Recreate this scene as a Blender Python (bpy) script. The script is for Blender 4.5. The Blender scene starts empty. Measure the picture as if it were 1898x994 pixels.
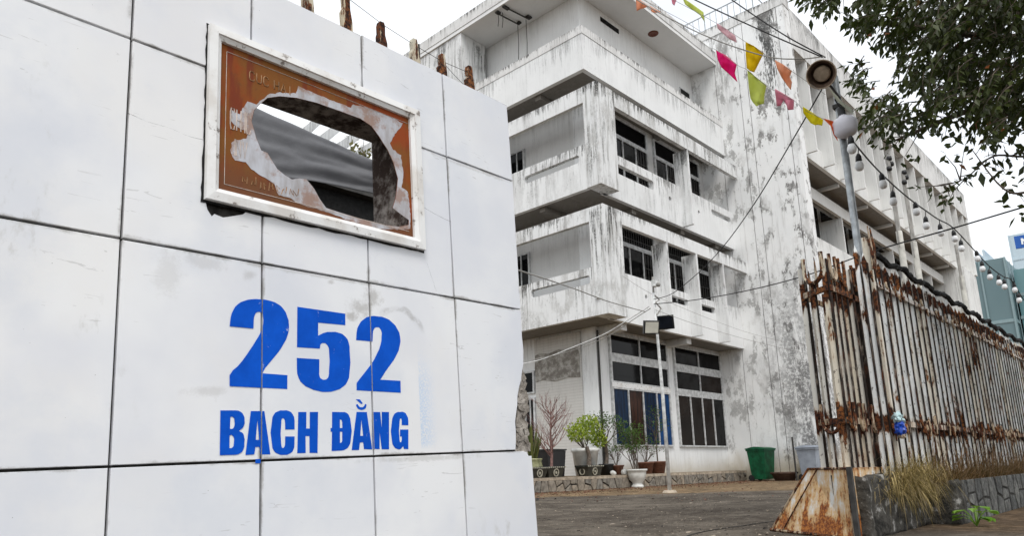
import bpy, bmesh, math, random
from mathutils import Vector, Matrix, noise as mnoise
from mathutils.geometry import tessellate_polygon
rnd = random.Random(7)
SC = bpy.context.scene
COL = SC.collection
rad = math.radians

# ------------------------------------------------------------------ camera
FPX, CYP, PITCH, ROLL, YAW = 1317.157, 582.84, 0.218981, 0.0273783, 0.758143
EYE = Vector((0, 0, .5))
_f = Vector((math.cos(YAW)*math.cos(PITCH), math.sin(YAW)*math.cos(PITCH), math.sin(PITCH)))
_r = Vector((math.sin(YAW), -math.cos(YAW), 0)); _d = _f.cross(_r)
CR = math.cos(ROLL)*_r + math.sin(ROLL)*_d; CD = -math.sin(ROLL)*_r + math.cos(ROLL)*_d; CF = _f
cam = bpy.data.cameras.new('Camera'); camo = bpy.data.objects.new('Camera', cam); COL.objects.link(camo)
cam.sensor_fit = 'HORIZONTAL'; cam.sensor_width = 36; cam.lens = FPX/1898*36; cam.shift_y = (CYP-497)/1898
cam.clip_start = .05; cam.clip_end = 4000
camo.matrix_world = Matrix(((CR.x, -CD.x, -CF.x, EYE.x), (CR.y, -CD.y, -CF.y, EYE.y), (CR.z, -CD.z, -CF.z, EYE.z), (0, 0, 0, 1)))
SC.camera = camo

# ------------------------------------------------------------------ sky, sun, exposure
SUN_EL, SUN_AZ = rad(54), rad(228)          # azimuth of the sun measured from +X toward +Y
W = bpy.data.worlds.new('World'); SC.world = W; W.use_nodes = True
nt = W.node_tree; nt.nodes.clear()
def wn(t): return nt.nodes.new(t)
wo = wn('ShaderNodeOutputWorld'); sky = wn('ShaderNodeTexSky'); sky.sky_type = 'NISHITA'; sky.sun_disc = False
sky.sun_elevation = SUN_EL; sky.sun_rotation = rad(90) - SUN_AZ
bg1 = wn('ShaderNodeBackground'); bg1.inputs[1].default_value = .12; nt.links.new(sky.outputs[0], bg1.inputs[0])
tc = wn('ShaderNodeTexCoord'); mp = wn('ShaderNodeMapping'); mp.inputs['Scale'].default_value = (1, 1, 2.2)
nt.links.new(tc.outputs['Generated'], mp.inputs[0])
nz = wn('ShaderNodeTexNoise'); nz.inputs['Scale'].default_value = 1.9; nz.inputs['Detail'].default_value = 5
nt.links.new(mp.outputs[0], nz.inputs['Vector'])
mr = wn('ShaderNodeMapRange'); mr.inputs[1].default_value = .3; mr.inputs[2].default_value = .62; mr.inputs[3].default_value = .62; mr.inputs[4].default_value = .97
nt.links.new(nz.outputs[0], mr.inputs[0])
bg2 = wn('ShaderNodeBackground'); bg2.inputs[0].default_value = (.965, .985, 1, 1); bg2.inputs[1].default_value = 1.02
mx = wn('ShaderNodeMixShader'); nt.links.new(mr.outputs[0], mx.inputs[0]); nt.links.new(bg1.outputs[0], mx.inputs[1]); nt.links.new(bg2.outputs[0], mx.inputs[2])
nt.links.new(mx.outputs[0], wo.inputs[0])
sl = bpy.data.lights.new('Sun', 'SUN'); sl.energy = 1.35; sl.angle = rad(24); sl.color = (1, .965, .92)
so = bpy.data.objects.new('Sun', sl); COL.objects.link(so)
sd = Vector((math.cos(SUN_AZ)*math.cos(SUN_EL), math.sin(SUN_AZ)*math.cos(SUN_EL), math.sin(SUN_EL)))
so.rotation_euler = sd.to_track_quat('Z', 'Y').to_euler()
SC.view_settings.view_transform = 'Standard'; SC.view_settings.look = 'None'; SC.view_settings.exposure = .48; SC.view_settings.gamma = 1

# ------------------------------------------------------------------ survey helpers: photo pixel + a known plane -> place in the world
def ray(x, y): return CR*((x-949)/FPX) + CD*((y-CYP)/FPX) + CF
def atX(x, y, v): d = ray(x, y); return EYE + d*(v/d.x)
def atY(x, y, v): d = ray(x, y); return EYE + d*(v/d.y)
def atZ(x, y, v): d = ray(x, y); return EYE + d*((v-.5)/d.z)
def atD(x, y, v): return EYE + ray(x, y)*v

WX = Vector((.99924, .02556, .02939)); WX.normalize(); n0 = Vector((-math.sin(.02557), math.cos(.02557), 0)); u0 = WX.cross(n0)
WU = math.cos(.031943)*u0 + math.sin(.031943)*n0; WN = math.cos(.031943)*n0 - math.sin(.031943)*u0
W0 = EYE + ray(858, 840)*3.9
# ------------------------------------------------------------------ mesh helpers
BASE = {}
class MB:
    def __init__(s): s.v = []; s.f = []; s.m = []; s.k = 0
    def add(s, vs, fs):
        o = len(s.v); s.v += [Vector(p) for p in vs]; s.f += [tuple(i+o for i in f) for f in fs]; s.m += [s.k]*len(fs); return s
    def box(s, x0, x1, y0, y1, z0, z1):
        return s.add([(x0,y0,z0),(x1,y0,z0),(x1,y1,z0),(x0,y1,z0),(x0,y0,z1),(x1,y0,z1),(x1,y1,z1),(x0,y1,z1)],
                     [(0,3,2,1),(4,5,6,7),(0,1,5,4),(1,2,6,5),(2,3,7,6),(3,0,4,7)])
    def hexa(s, lo, hi):     # four lower corners, four upper corners
        return s.add(list(lo)+list(hi), [(0,3,2,1),(4,5,6,7),(0,1,5,4),(1,2,6,5),(2,3,7,6),(3,0,4,7)])
    def prism(s, loops, fn, d0, d1):   # polygon with holes in (a,b); fn(a,b,d) -> world
        flat = [p for l in loops for p in l]
        tris = tessellate_polygon([[Vector((p[0], p[1], 0)) for p in l] for l in loops])
        n = len(flat)
        vs = [fn(a, b, d0) for a, b in flat] + [fn(a, b, d1) for a, b in flat]
        fs = [tuple(t) for t in tris] + [tuple(i+n for i in reversed(t)) for t in tris]
        o = 0
        for l in loops:
            m = len(l)
            for i in range(m):
                a, b = o+i, o+(i+1) % m; fs.append((a, b, b+n, a+n))
            o += m
        return s.add(vs, fs)
    def tube(s, pts, r, seg=6, caps=True):
        pts = [Vector(p) for p in pts]; n = len(pts); rr = r if isinstance(r, (list, tuple)) else [r]*n
        o = len(s.v); up = None
        for i, p in enumerate(pts):
            t = (pts[min(i+1, n-1)] - pts[max(i-1, 0)]).normalized()
            if up is None: up = Vector((0, 0, 1)) if abs(t.z) < .9 else Vector((1, 0, 0))
            a = t.cross(up).normalized(); b = t.cross(a).normalized(); up = -b if (-b).length else up
            for k in range(seg):
                q = 2*math.pi*k/seg; s.v.append(p + (a*math.cos(q)+b*math.sin(q))*rr[i])
        for i in range(n-1):
            for k in range(seg):
                k2 = (k+1) % seg; s.f.append((o+i*seg+k, o+i*seg+k2, o+(i+1)*seg+k2, o+(i+1)*seg+k)); s.m.append(s.k)
        if caps:
            s.f.append(tuple(o+k for k in reversed(range(seg)))); s.f.append(tuple(o+(n-1)*seg+k for k in range(seg))); s.m += [s.k]*2
        return s
    def lathe(s, c, prof, seg=20, ax=None):   # prof [(r,z)], axis default Z
        c = Vector(c); ax = Vector(ax or (0, 0, 1)).normalized(); u = ax.orthogonal().normalized(); w = ax.cross(u); o = len(s.v); n = len(prof)
        for r, z in prof:
            for k in range(seg):
                q = 2*math.pi*k/seg; s.v.append(c + ax*z + (u*math.cos(q)+w*math.sin(q))*r)
        for i in range(n-1):
            for k in range(seg):
                k2 = (k+1) % seg; s.f.append((o+i*seg+k, o+i*seg+k2, o+(i+1)*seg+k2, o+(i+1)*seg+k)); s.m.append(s.k)
        return s
    def build(s, name, mat, parent=None, smooth=False):
        b = BASE.get(parent.name, Vector()) if parent else Vector()
        me = bpy.data.meshes.new(name); me.from_pydata([v-b for v in s.v], [], s.f)
        bm = bmesh.new(); bm.from_mesh(me); bmesh.ops.recalc_face_normals(bm, faces=bm.faces); bm.to_mesh(me); bm.free()
        for m in (mat if isinstance(mat, (list, tuple)) else [mat]): me.materials.append(MATS[m])
        if isinstance(mat, (list, tuple)): me.polygons.foreach_set('material_index', s.m)
        if smooth: me.polygons.foreach_set('use_smooth', [True]*len(me.polygons))
        o = bpy.data.objects.new(name, me); COL.objects.link(o)
        if parent: o.parent = parent; BASE[o.name] = b
        return o
def tag(o, label, cat, group=None):
    o['label'] = label; o['category'] = cat
    if group: o['group'] = group
    return o
def thing(name, loc, label, cat, group=None):
    o = bpy.data.objects.new(name, None); o.empty_display_size = .2; COL.objects.link(o); o.location = loc; BASE[o.name] = Vector(loc); return tag(o, label, cat, group)
def struct(o): o['kind'] = 'structure'; return o
def stuff(o): o['kind'] = 'stuff'; return o
def sag(a, b, d, n=14):
    a, b = Vector(a), Vector(b); return [a.lerp(b, i/n) - Vector((0, 0, d*4*(i/n)*(1-i/n))) for i in range(n+1)]
def smoothpath(pts, n=8):
    P = [Vector(p) for p in pts]; out = []
    for i in range(len(P)-1):
        p0, p1, p2, p3 = P[max(i-1, 0)], P[i], P[i+1], P[min(i+2, len(P)-1)]
        for k in range(n):
            t = k/n; out.append(.5*((2*p1)+(p2-p0)*t+(2*p0-5*p1+4*p2-p3)*t*t+(3*p1-p0-3*p2+p3)*t**3))
    return out+[P[-1]]

# ------------------------------------------------------------------ materials
MATS = {}
class NG:
    def __init__(s, name):
        m = bpy.data.materials.new(name); m.use_nodes = True; s.t = m.node_tree; s.t.nodes.clear(); MATS[name] = m
        s.out = s.n('ShaderNodeOutputMaterial'); s.b = s.n('ShaderNodeBsdfPrincipled'); s.l(s.b.outputs[0], s.out.inputs[0])
        s.pos = s.n('ShaderNodeNewGeometry').outputs['Position']; s.tc = s.n('ShaderNodeTexCoord')
    def n(s, t): return s.t.nodes.new(t)
    def l(s, a, b): s.t.links.new(a, b)
    def set(s, sock, v):
        if hasattr(v, 'is_linked') or isinstance(v, bpy.types.NodeSocket): s.l(v, sock)
        else: sock.default_value = (*v, 1) if isinstance(v, tuple) and len(v) == 3 and sock.type == 'RGBA' else v
    def noise(s, scale, detail=4, rough=.55, sc=(1, 1, 1), off=(0, 0, 0), vec=None, dist=0):
        m = s.n('ShaderNodeMapping'); m.inputs['Scale'].default_value = sc; m.inputs['Location'].default_value = off; s.l(vec or s.pos, m.inputs[0])
        q = s.n('ShaderNodeTexNoise'); q.inputs['Scale'].default_value = scale; q.inputs['Detail'].default_value = detail; q.inputs['Roughness'].default_value = rough; q.inputs['Distortion'].default_value = dist
        s.l(m.outputs[0], q.inputs['Vector']); return q.outputs[0]
    def vor(s, scale, sc=(1, 1, 1), feat='F1'):
        m = s.n('ShaderNodeMapping'); m.inputs['Scale'].default_value = sc; s.l(s.pos, m.inputs[0])
        q = s.n('ShaderNodeTexVoronoi'); q.feature = feat; q.inputs['Scale'].default_value = scale; s.l(m.outputs[0], q.inputs['Vector']); return q.outputs[0]
    def mr(s, v, a, b, c=0., d=1.):
        q = s.n('ShaderNodeMapRange'); q.interpolation_type = 'SMOOTHSTEP'; s.set(q.inputs[0], v)
        for i, x in enumerate((a, b, c, d)): s.set(q.inputs[i+1], x)
        return q.outputs[0]
    def math(s, op, a, b=0.):
        q = s.n('ShaderNodeMath'); q.operation = op;  s.set(q.inputs[0], a); s.set(q.inputs[1], b); return q.outputs[0]
    def mul(s, *a):
        r = a[0]
        for x in a[1:]: r = s.math('MULTIPLY', r, x)
        r.node.use_clamp = True
        return r
    def mix(s, f, a, b):
        q = s.n('ShaderNodeMix'); q.data_type = 'RGBA'; s.set(q.inputs[0], f); s.set(q.inputs[6], a); s.set(q.inputs[7], b); return q.outputs[2]
    def xyz(s, v=None):
        q = s.n('ShaderNodeSeparateXYZ'); s.l(v or s.pos, q.inputs[0]); return q.outputs
    def gen(s): return s.xyz(s.tc.outputs['Generated'])
    def bump(s, h, strength=.3, dist=.02):
        q = s.n('ShaderNodeBump'); q.inputs['Strength'].default_value = strength; q.inputs['Distance'].default_value = dist; s.l(h, q.inputs['Height']); s.l(q.outputs[0], s.b.inputs['Normal'])
    def fin(s, col, rough=.8, spec=.3, metal=0.):
        s.set(s.b.inputs['Base Color'], col); s.set(s.b.inputs['Roughness'], rough); s.b.inputs['Specular IOR Level'].default_value = spec; s.set(s.b.inputs['Metallic'], metal); return s

def simple(name, col, rough=.7, spec=.3, metal=0., var=.25, scale=6, bump=0.):
    g = NG(name); n = g.noise(scale, 5); dark = tuple(c*(1-var) for c in col); light = tuple(min(1, c*(1+var*.6)) for c in col)
    g.fin(g.mix(g.mr(n, .3, .7), dark, light), rough, spec, metal)
    if bump: g.bump(g.noise(scale*6, 6), bump, .01)
    return g

def plaster(name, base, streak, mold, top=.6, foot=0., tint=(.30, .295, .285)):
    """weathered white wall paint: rain streaks running from the upper edge, mould specks, grime"""
    g = NG(name); gz = g.gen()[2]; z = g.xyz()[2]
    s1 = g.noise(2.4, 8, .68, (2.6, 2.6, .16)); s2 = g.noise(7.5, 6, .6, (1.6, 1.6, .12), (3, 1, 2)); patch = g.noise(.75, 3, .5, off=(5, 2, 9))
    tw = g.mr(gz, .35, 1., 1-top, 1.)
    f1 = g.mul(g.mr(s1, .50, .64), tw, g.mr(patch, .34, .6, .35, 1.))
    f2 = g.mul(g.mr(s2, .52, .60), tw, g.mr(patch, .4, .58, .15, 1.), g.mr(g.noise(20, 6, .7), .35, .6, .2, 1.))
    fine = g.noise(14, 9, .72); big = g.noise(1.3, 4, .6, off=(1, 7, 3))
    f3 = g.mul(g.mr(fine, .54, .63), g.mr(big, .5, .66), g.mr(s1, .4, .6, .3, 1.))
    col = g.mix(g.mr(g.noise(1.1, 5), .3, .7), tuple(c*.93 for c in base), base)
    col = g.mix(g.mul(f1, streak), col, tint)
    col = g.mix(g.mul(f2, min(1, streak*1.1)), col, tuple(c*.32 for c in tint))
    col = g.mix(g.mul(f3, mold), col, (.045, .045, .043))
    s5 = g.noise(10, 7, .66, (1.5, 1.5, .10), (8, 5, 1)); drip = g.mul(g.mr(g.math('ADD', s5, g.math('MULTIPLY', gz, .26)), .72, .77), g.mr(g.noise(.8, 4, .6, off=(3, 9, 4)), .44, .56), g.mr(g.noise(26, 5, .7), .36, .5, .35, 1.), min(1., mold*1.5)); col = g.mix(drip, col, (.035, .035, .033))
    col = g.mix(g.mul(g.mr(g.noise(1.5, 8, .72, (1, 1, .6), (7, 3, 2)), .47, .62), g.mr(g.noise(40, 4, .7), .3, .6, .4, 1.), max(0., mold-.2)*.9), col, tuple(c*1.25 for c in tint))
    if foot: col = g.mix(g.mul(g.mr(g.math('ADD', z, g.math('MULTIPLY', g.noise(1.5, 6, .65), .5)), .45, 1.15, foot, 0.), 1.), col, (.42, .36, .25))
    g.fin(col, .88, .2); g.bump(g.noise(30, 7, .7), .18, .01); return g
WHITE = (.79, .80, .80)
plaster('paint_clean', WHITE, .22, .12, .5, .75)
plaster('paint_streaked', WHITE, .72, .5, .55)
plaster('paint_mouldy', (.76, .77, .77), 1., .95, .3, tint=(.30, .295, .28))
plaster('paint_light', (.81, .82, .82), .42, .22, .8)
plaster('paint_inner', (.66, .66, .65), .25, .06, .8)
plaster('paint_smooth', (.80, .805, .80), .10, .05, .7)
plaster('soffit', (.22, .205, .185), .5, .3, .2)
plaster('paint_wing', (.78, .785, .77), .35, .14, .75)
plaster('fascia', (.74, .74, .73), .95, .6, .6)
g = plaster('paint_beige', (.60, .585, .555), .25, .08, .6)
zz = g.xyz()[2]; zz = g.math('FRACT', g.math('DIVIDE', zz, .085)); ln_ = g.mr(g.math('ABSOLUTE', g.math('SUBTRACT', zz, .5)), .38, .48); c_old = g.b.inputs['Base Color'].links[0].from_socket
g.set(g.b.inputs['Base Color'], g.mix(g.mul(ln_, .35), c_old, (.30, .29, .27)))
g = NG('plaster_raw'); n = g.noise(5, 8, .7); g.fin(g.mix(g.mr(n, .4, .62), (.20, .185, .165), (.42, .405, .375)), .95, .1); g.bump(g.noise(14, 8, .7), .8, .03)
def tower():
    g = NG('paint_tower'); x, y, z = g.xyz(); gz = g.gen()[2]
    s1 = g.noise(2.4, 8, .68, (2.6, 2.6, .16)); s3 = g.noise(5, 8, .75, (1.5, 1.5, .3)); fine = g.noise(11, 9, .75); big = g.noise(.9, 4, .6, off=(4, 2, 6)); rag = g.noise(3.2, 7, .65, (1, 1, .35))
    def band(v, c, w): return g.mr(g.math('ABSOLUTE', g.math('SUBTRACT', g.math('ADD', v, g.math('MULTIPLY', rag, .5)), c+.25), 0.), w*.25, w, 1., 0.)
    col = g.mix(g.mr(g.noise(1.1, 5), .3, .7), (.79, .80, .80), (.85, .855, .85))
    col = g.mix(g.mul(g.mr(s1, .54, .68), .4), col, (.36, .35, .33))
    # black run-off from the roof, narrowing downwards
    lin = g.n('ShaderNodeMapRange'); g.l(g.math('ABSOLUTE', g.math('SUBTRACT', g.math('ADD', y, g.math('MULTIPLY', rag, .7)), 9.45)), lin.inputs[0]); [setattr(lin.inputs[k_+1], 'default_value', v_) for k_, v_ in enumerate((0., .55, 1., 0.))]
    zl = g.n('ShaderNodeMapRange'); g.l(z, zl.inputs[0]); [setattr(zl.inputs[k_+1], 'default_value', v_) for k_, v_ in enumerate((11.5, 17., 0., 1.15))]
    s4 = g.noise(9, 8, .75, (2.2, 2.2, .35)); run = g.mul(g.mr(g.math('ADD', g.math('MULTIPLY', lin.outputs[0], zl.outputs[0]), g.math('MULTIPLY', g.math('SUBTRACT', s4, .5), 2.6)), .42, .62), g.mr(fine, .32, .5, .45, 1.), g.mr(lin.outputs[0], .0, .12))
    col = g.mix(g.mul(run, .95), col, (.05, .05, .048))
    run2 = g.mul(band(y, 10.9, .5), g.mr(z, 12.6, 16), g.mr(s3, .42, .55)); col = g.mix(g.mul(run2, .6), col, (.13, .12, .11))
    # flaking patches along the corner and old mould near the ground
    blob_ = g.noise(2.3, 9, .74, (1, 1, .55), (3, 6, 2)); fl = g.mul(g.mr(blob_, .535, .56), g.mr(big, .40, .52), g.mr(fine, .36, .5, .3, 1.), g.mr(y, 11.2, 9.2, .5, 1.)); col = g.mix(g.mul(g.mr(blob_, .48, .6), .35), col, (.45, .44, .42)); col = g.mix(g.mul(fl, .9), col, (.16, .155, .15))
    low = g.mul(g.mr(z, 8.5, 3.5), g.mr(y, 10.9, 9.2), g.mr(rag, .38, .52), g.mr(fine, .36, .54)); col = g.mix(g.mul(low, .92), col, (.17, .17, .17))
    col = g.mix(g.mul(g.mr(g.math('ADD', z, g.math('MULTIPLY', rag, .8)), .5, 1.6, .85, 0.), 1.), col, (.43, .37, .26))
    g.fin(col, .88, .2); g.bump(g.noise(24, 8, .7), .25, .012)
tower()

def wallpanel():
    g = NG('panel_stone'); oi = g.n('ShaderNodeObjectInfo').outputs['Random']; gx, gy, gz = g.gen()
    n = g.noise(1.6, 4, .5); st = g.noise(5, 7, .65, (1, 1, .5), (2, 0, 0)); fine = g.noise(60, 3)
    col = g.mix(g.mr(n, .35, .65), (.70, .71, .745), (.80, .805, .81)); col = g.mix(g.mr(g.noise(.9, 6, .6, off=(2, 2, 7)), .5, .68, 0., .5), col, (.77, .755, .735))
    col = g.mix(g.mr(g.noise(1.3, 6, .62, off=(7, 4, 3)), .45, .64, 0., .6), col, (.63, .655, .71)); col = g.mix(g.math('MULTIPLY', oi, .30), col, (.62, .65, .71))
    # hand-sized smudges and thin scuffs
    sm = g.mul(g.mr(st, .60, .70), g.mr(g.noise(1.1, 2, .5, off=(0, 3, 5)), .55, .68)); col = g.mix(g.mul(sm, .5), col, (.40, .385, .35))
    sc = g.mul(g.mr(g.noise(9, 3, .6, (.5, 1, 3.5), dist=1.6), .665, .68), g.mr(n, .5, .6)); col = g.mix(g.mul(sc, .35), col, (.3, .29, .28))
    sp = g.mul(g.mr(g.vor(26), .05, .025), g.mr(g.noise(13, 2), .56, .6)); col = g.mix(g.mul(sp, .8), col, (.12, .11, .1))
    vd = lambda v, o: (lambda q: (g.l(g.pos, q.inputs[0]), setattr(q, 'operation', 'DOT_PRODUCT'), setattr(q.inputs[1], 'default_value', v), g.math('SUBTRACT', q.outputs['Value'], o))[3])(g.n('ShaderNodeVectorMath'))
    U_, V_ = vd(tuple(WX), WX.dot(W0)), vd(tuple(WU), WU.dot(W0)); wob = g.noise(13, 9, .78, off=(3, 8, 1))
    def spot(u, v, ru, rv, wa=4.2):
        a = g.math('DIVIDE', g.math('SUBTRACT', U_, u), ru); b = g.math('DIVIDE', g.math('SUBTRACT', V_, v), rv)
        d = g.math('SQRT', g.math('ADD', g.math('MULTIPLY', a, a), g.math('MULTIPLY', b, b))); return g.math('ADD', d, g.math('MULTIPLY', g.math('SUBTRACT', wob if wa > 2 else g.noise(7, 3, .5), .5), wa))
    for u, v, ru, rv, am in ((-.575, .81, .06, .04, .5), (-.66, .735, .07, .035, .5), (-.71, .69, .03, .022, .55), (-1.60, .76, .05, .09, .18), (-1.45, .84, .09, .03, .22), (-.83, .845, .02, .012, .4), (-1.25, .815, .025, .02, .3), (-1.43, .29, .08, .02, .25), (-.95, .87, .5, .012, .3), (.2, 1.74, .3, .012, .3), (-.3, -.02, .3, .014, .3)): col = g.mix(g.mul(g.mr(spot(u, v, ru, rv), .3, 1.5, 1., 0.), am), col, (.27, .25, .22))
    ring_ = g.mul(g.mr(g.math('ABSOLUTE', g.math('SUBTRACT', spot(-.42, .55, .19, .21, .5), 1.), 0.), .02, .11, 1., 0.), g.mr(wob, .38, .6, .2, 1.), g.mr(V_, .62, .72), g.mr(U_, -.56, -.5)); col = g.mix(g.mul(ring_, .5), col, (.24, .23, .21))
    mist = g.mul(g.mr(U_, -.30, -.293), g.mr(U_, -.16, -.29), g.mr(V_, .02, .06), g.mr(V_, .62, .25), g.mr(g.noise(120, 2), .3, .6)); col = g.mix(g.mul(mist, .4), col, (.22, .45, .78))
    # grime crept in from the joints (panel borders)
    ex = g.math('MINIMUM', g.math('MINIMUM', gx, g.math('SUBTRACT', 1., gx)), g.math('MINIMUM', gz, g.math('SUBTRACT', 1., gz)))
    gr = g.mul(g.mr(g.math('SUBTRACT', ex, g.math('MULTIPLY', g.noise(24, 8, .75), .04)), -.016, .004, 1., 0.), g.mr(g.noise(3.3, 5, .6, off=(9, 1, 4)), .42, .56), .7); col = g.mix(gr, col, (.25, .24, .22))
    g.fin(col, .55, .35); g.bump(fine, .05, .004)
wallpanel()
simple('mortar_dark', (.045, .043, .04), .95, .1, var=.5, scale=20, bump=.5)
g = NG('core_concrete'); n = g.noise(9, 8, .7); g.fin(g.mix(g.mr(n, .35, .65), (.20, .175, .15), (.50, .46, .41)), .95, .1); g.bump(g.noise(22, 8, .7), .9, .03)
g = NG('jamb_concrete'); n = g.noise(12, 8, .7); n2 = g.noise(2.2, 4)
g.fin(g.mix(g.mr(g.math('ADD', g.math('MULTIPLY', n, .6), g.math('MULTIPLY', n2, .4)), .45, .6), (.07, .05, .042), (.42, .38, .35)), .95, .1); g.bump(g.noise(30, 8, .7), .9, .02)
g = NG('number_paint'); c_ = g.mix(g.mr(g.noise(6, 6, .7), .3, .75), (.001, .070, .46), (.003, .098, .60)); wr = g.mul(g.mr(g.noise(34, 7, .75, (1, 1, .5)), .64, .68), g.mr(g.noise(4, 3), .45, .6)); g.fin(g.mix(g.mul(wr, .7), c_, (.55, .60, .70)), .7, .1)
def plaque():
    g = NG('plaque_rust'); x, y, z = g.xyz(); n = g.noise(3.2, 6, .65); f = g.noise(28, 6, .7); d = g.noise(6, 5, .6, (2.5, 2.5, .4))
    col = g.mix(g.mr(n, .38, .62), (.25, .045, .005), (.19, .068, .010)); col = g.mix(g.mr(d, .5, .66, 0., .75), col, (.15, .022, .008)); col = g.mix(g.mr(f, .58, .7, 0., .5), col, (.10, .045, .02))
    col = g.mix(g.mr(z, 1.98, 1.78, 0., .8), col, (.13, .055, .025))
    g.fin(col, .6, .18); g.bump(f, .15, .004)
plaque()
g = NG('plaque_bare'); n = g.noise(5, 7, .65, (2, 2, .6)); g.fin(g.mix(g.mr(g.noise(7, 7, .7), .46, .6, 0., .75), g.mix(g.mr(n, .35, .65), (.33, .31, .31), (.50, .51, .55)), (.27, .15, .10)), .6, .25); g.bump(g.noise(40, 6), .2, .003)
simple('plaque_ghost', (.30, .16, .07), .6, .3, var=.5, scale=20)
simple('plaque_ghost_pale', (.58, .49, .43), .6, .3, var=.3, scale=20)
g = NG('frame_white'); n = g.noise(16, 8, .7); g.fin(g.mix(g.mr(n, .58, .66, 0., .85), g.mix(g.mr(g.noise(4, 5, .6), .45, .65, 0., .5), (.79, .79, .78), (.52, .47, .41)), (.16, .13, .11)), .55, .35); g.bump(g.noise(50, 5), .1, .002)
simple('asphaltic_black', (.012, .012, .012), .8, .2, var=.5, scale=30)
def rustpaint(name, paint, amount, z0=None, z1=None, w=.12):
    g = NG(name); z = g.xyz()[2]; oi = g.n('ShaderNodeObjectInfo').outputs['Random']
    n = g.noise(15, 8, .7, (1, 1, .2), (0, 0, 0)); p = g.noise(3.1, 5, .6, (1, 1, .5)); f = g.noise(45, 6, .7)
    k = g.math('ADD', g.math('MULTIPLY', n, .7), g.math('MULTIPLY', p, .3))
    if z0 is not None:
        for zz in (z0, z1): k = g.math('ADD', k, g.mr(g.math('ABSOLUTE', g.math('SUBTRACT', z, zz), 0.), w*.3, w*1.6, .17, 0.))
    k = g.math('ADD', k, g.math('MULTIPLY', g.math('SUBTRACT', oi, .5), .07))
    k2 = g.math('ADD', k, g.math('MULTIPLY', f, .08))
    t = .66 - amount
    rust = g.mix(g.mr(f, .42, .60), (.018, .009, .007), g.mix(g.mr(p, .42, .66), (.10, .030, .012), (.26, .095, .028)))
    pc = g.mix(g.mr(p, .35, .65), tuple(c*.8 for c in paint), paint)
    pc = g.mix(g.mr(g.math('FRACT', g.math('MULTIPLY', oi, 7.3)), .45, 1., 0., .55), pc, tuple(c*d for c, d in zip(paint, (.92, .80, .60))))
    pc = g.mix(g.mul(g.mr(g.noise(38, 6, .7, (1, 1, .5)), .60, .64), .8), pc, (.05, .035, .03))
    pc = g.mix(g.mr(k2, t-.06, t+.02, 0., .45), pc, (.46, .33, .20))
    col = g.mix(g.mr(k2, t, t+.035), pc, rust)
    g.fin(col, g.mr(k2, t, t+.03, .5, .92), .25); g.bump(k2, .5, .01); return g
rustpaint('fence_paint', (.86, .88, .87), .05, .78, 2.04, .065)
g = NG('fence_back'); g.fin(g.mix(g.mr(g.noise(22, 6, .7, (1, 1, .3)), .5, .66), (.016, .012, .010), g.mix(g.mr(g.noise(4, 4), .45, .6), (.10, .032, .014), (.30, .25, .20))), .9, .15)  # near-black rust for bar edges and the added gap bars
rustpaint('fence_rail', (.55, .50, .45), .13)
rustpaint('cage_paint', (.70, .68, .62), .07, .80, 1.74, .10)
rustpaint('rust_heavy', (.42, .35, .27), .17)
rustpaint('stub_paint', (.60, .56, .44), .165)
def boxplate():
    g = NG('plate_rusty'); z = g.xyz()[2]; n = g.noise(6, 8, .7); st = g.noise(14, 7, .7, (1, 1, .16)); f = g.noise(55, 6, .7)
    k = g.math('ADD', g.math('MULTIPLY', n, .5), g.math('MULTIPLY', st, .5)); k = g.math('ADD', k, g.mr(z, .30, .0, 0., .10)); k = g.math('ADD', k, g.mr(z, .42, .47, 0., .06))
    rust = g.mix(g.mr(f, .42, .62), (.16, .042, .012), (.46, .17, .036))
    col = g.mix(g.mr(k, .41, .53), (.70, .71, .69), (.60, .40, .20)); col = g.mix(g.mr(k, .52, .58), col, rust); col = g.mix(g.mr(f, .66, .72), col, (.07, .03, .015))
    g.fin(col, .7, .3); g.bump(k, .4, .01)
boxplate()
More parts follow.
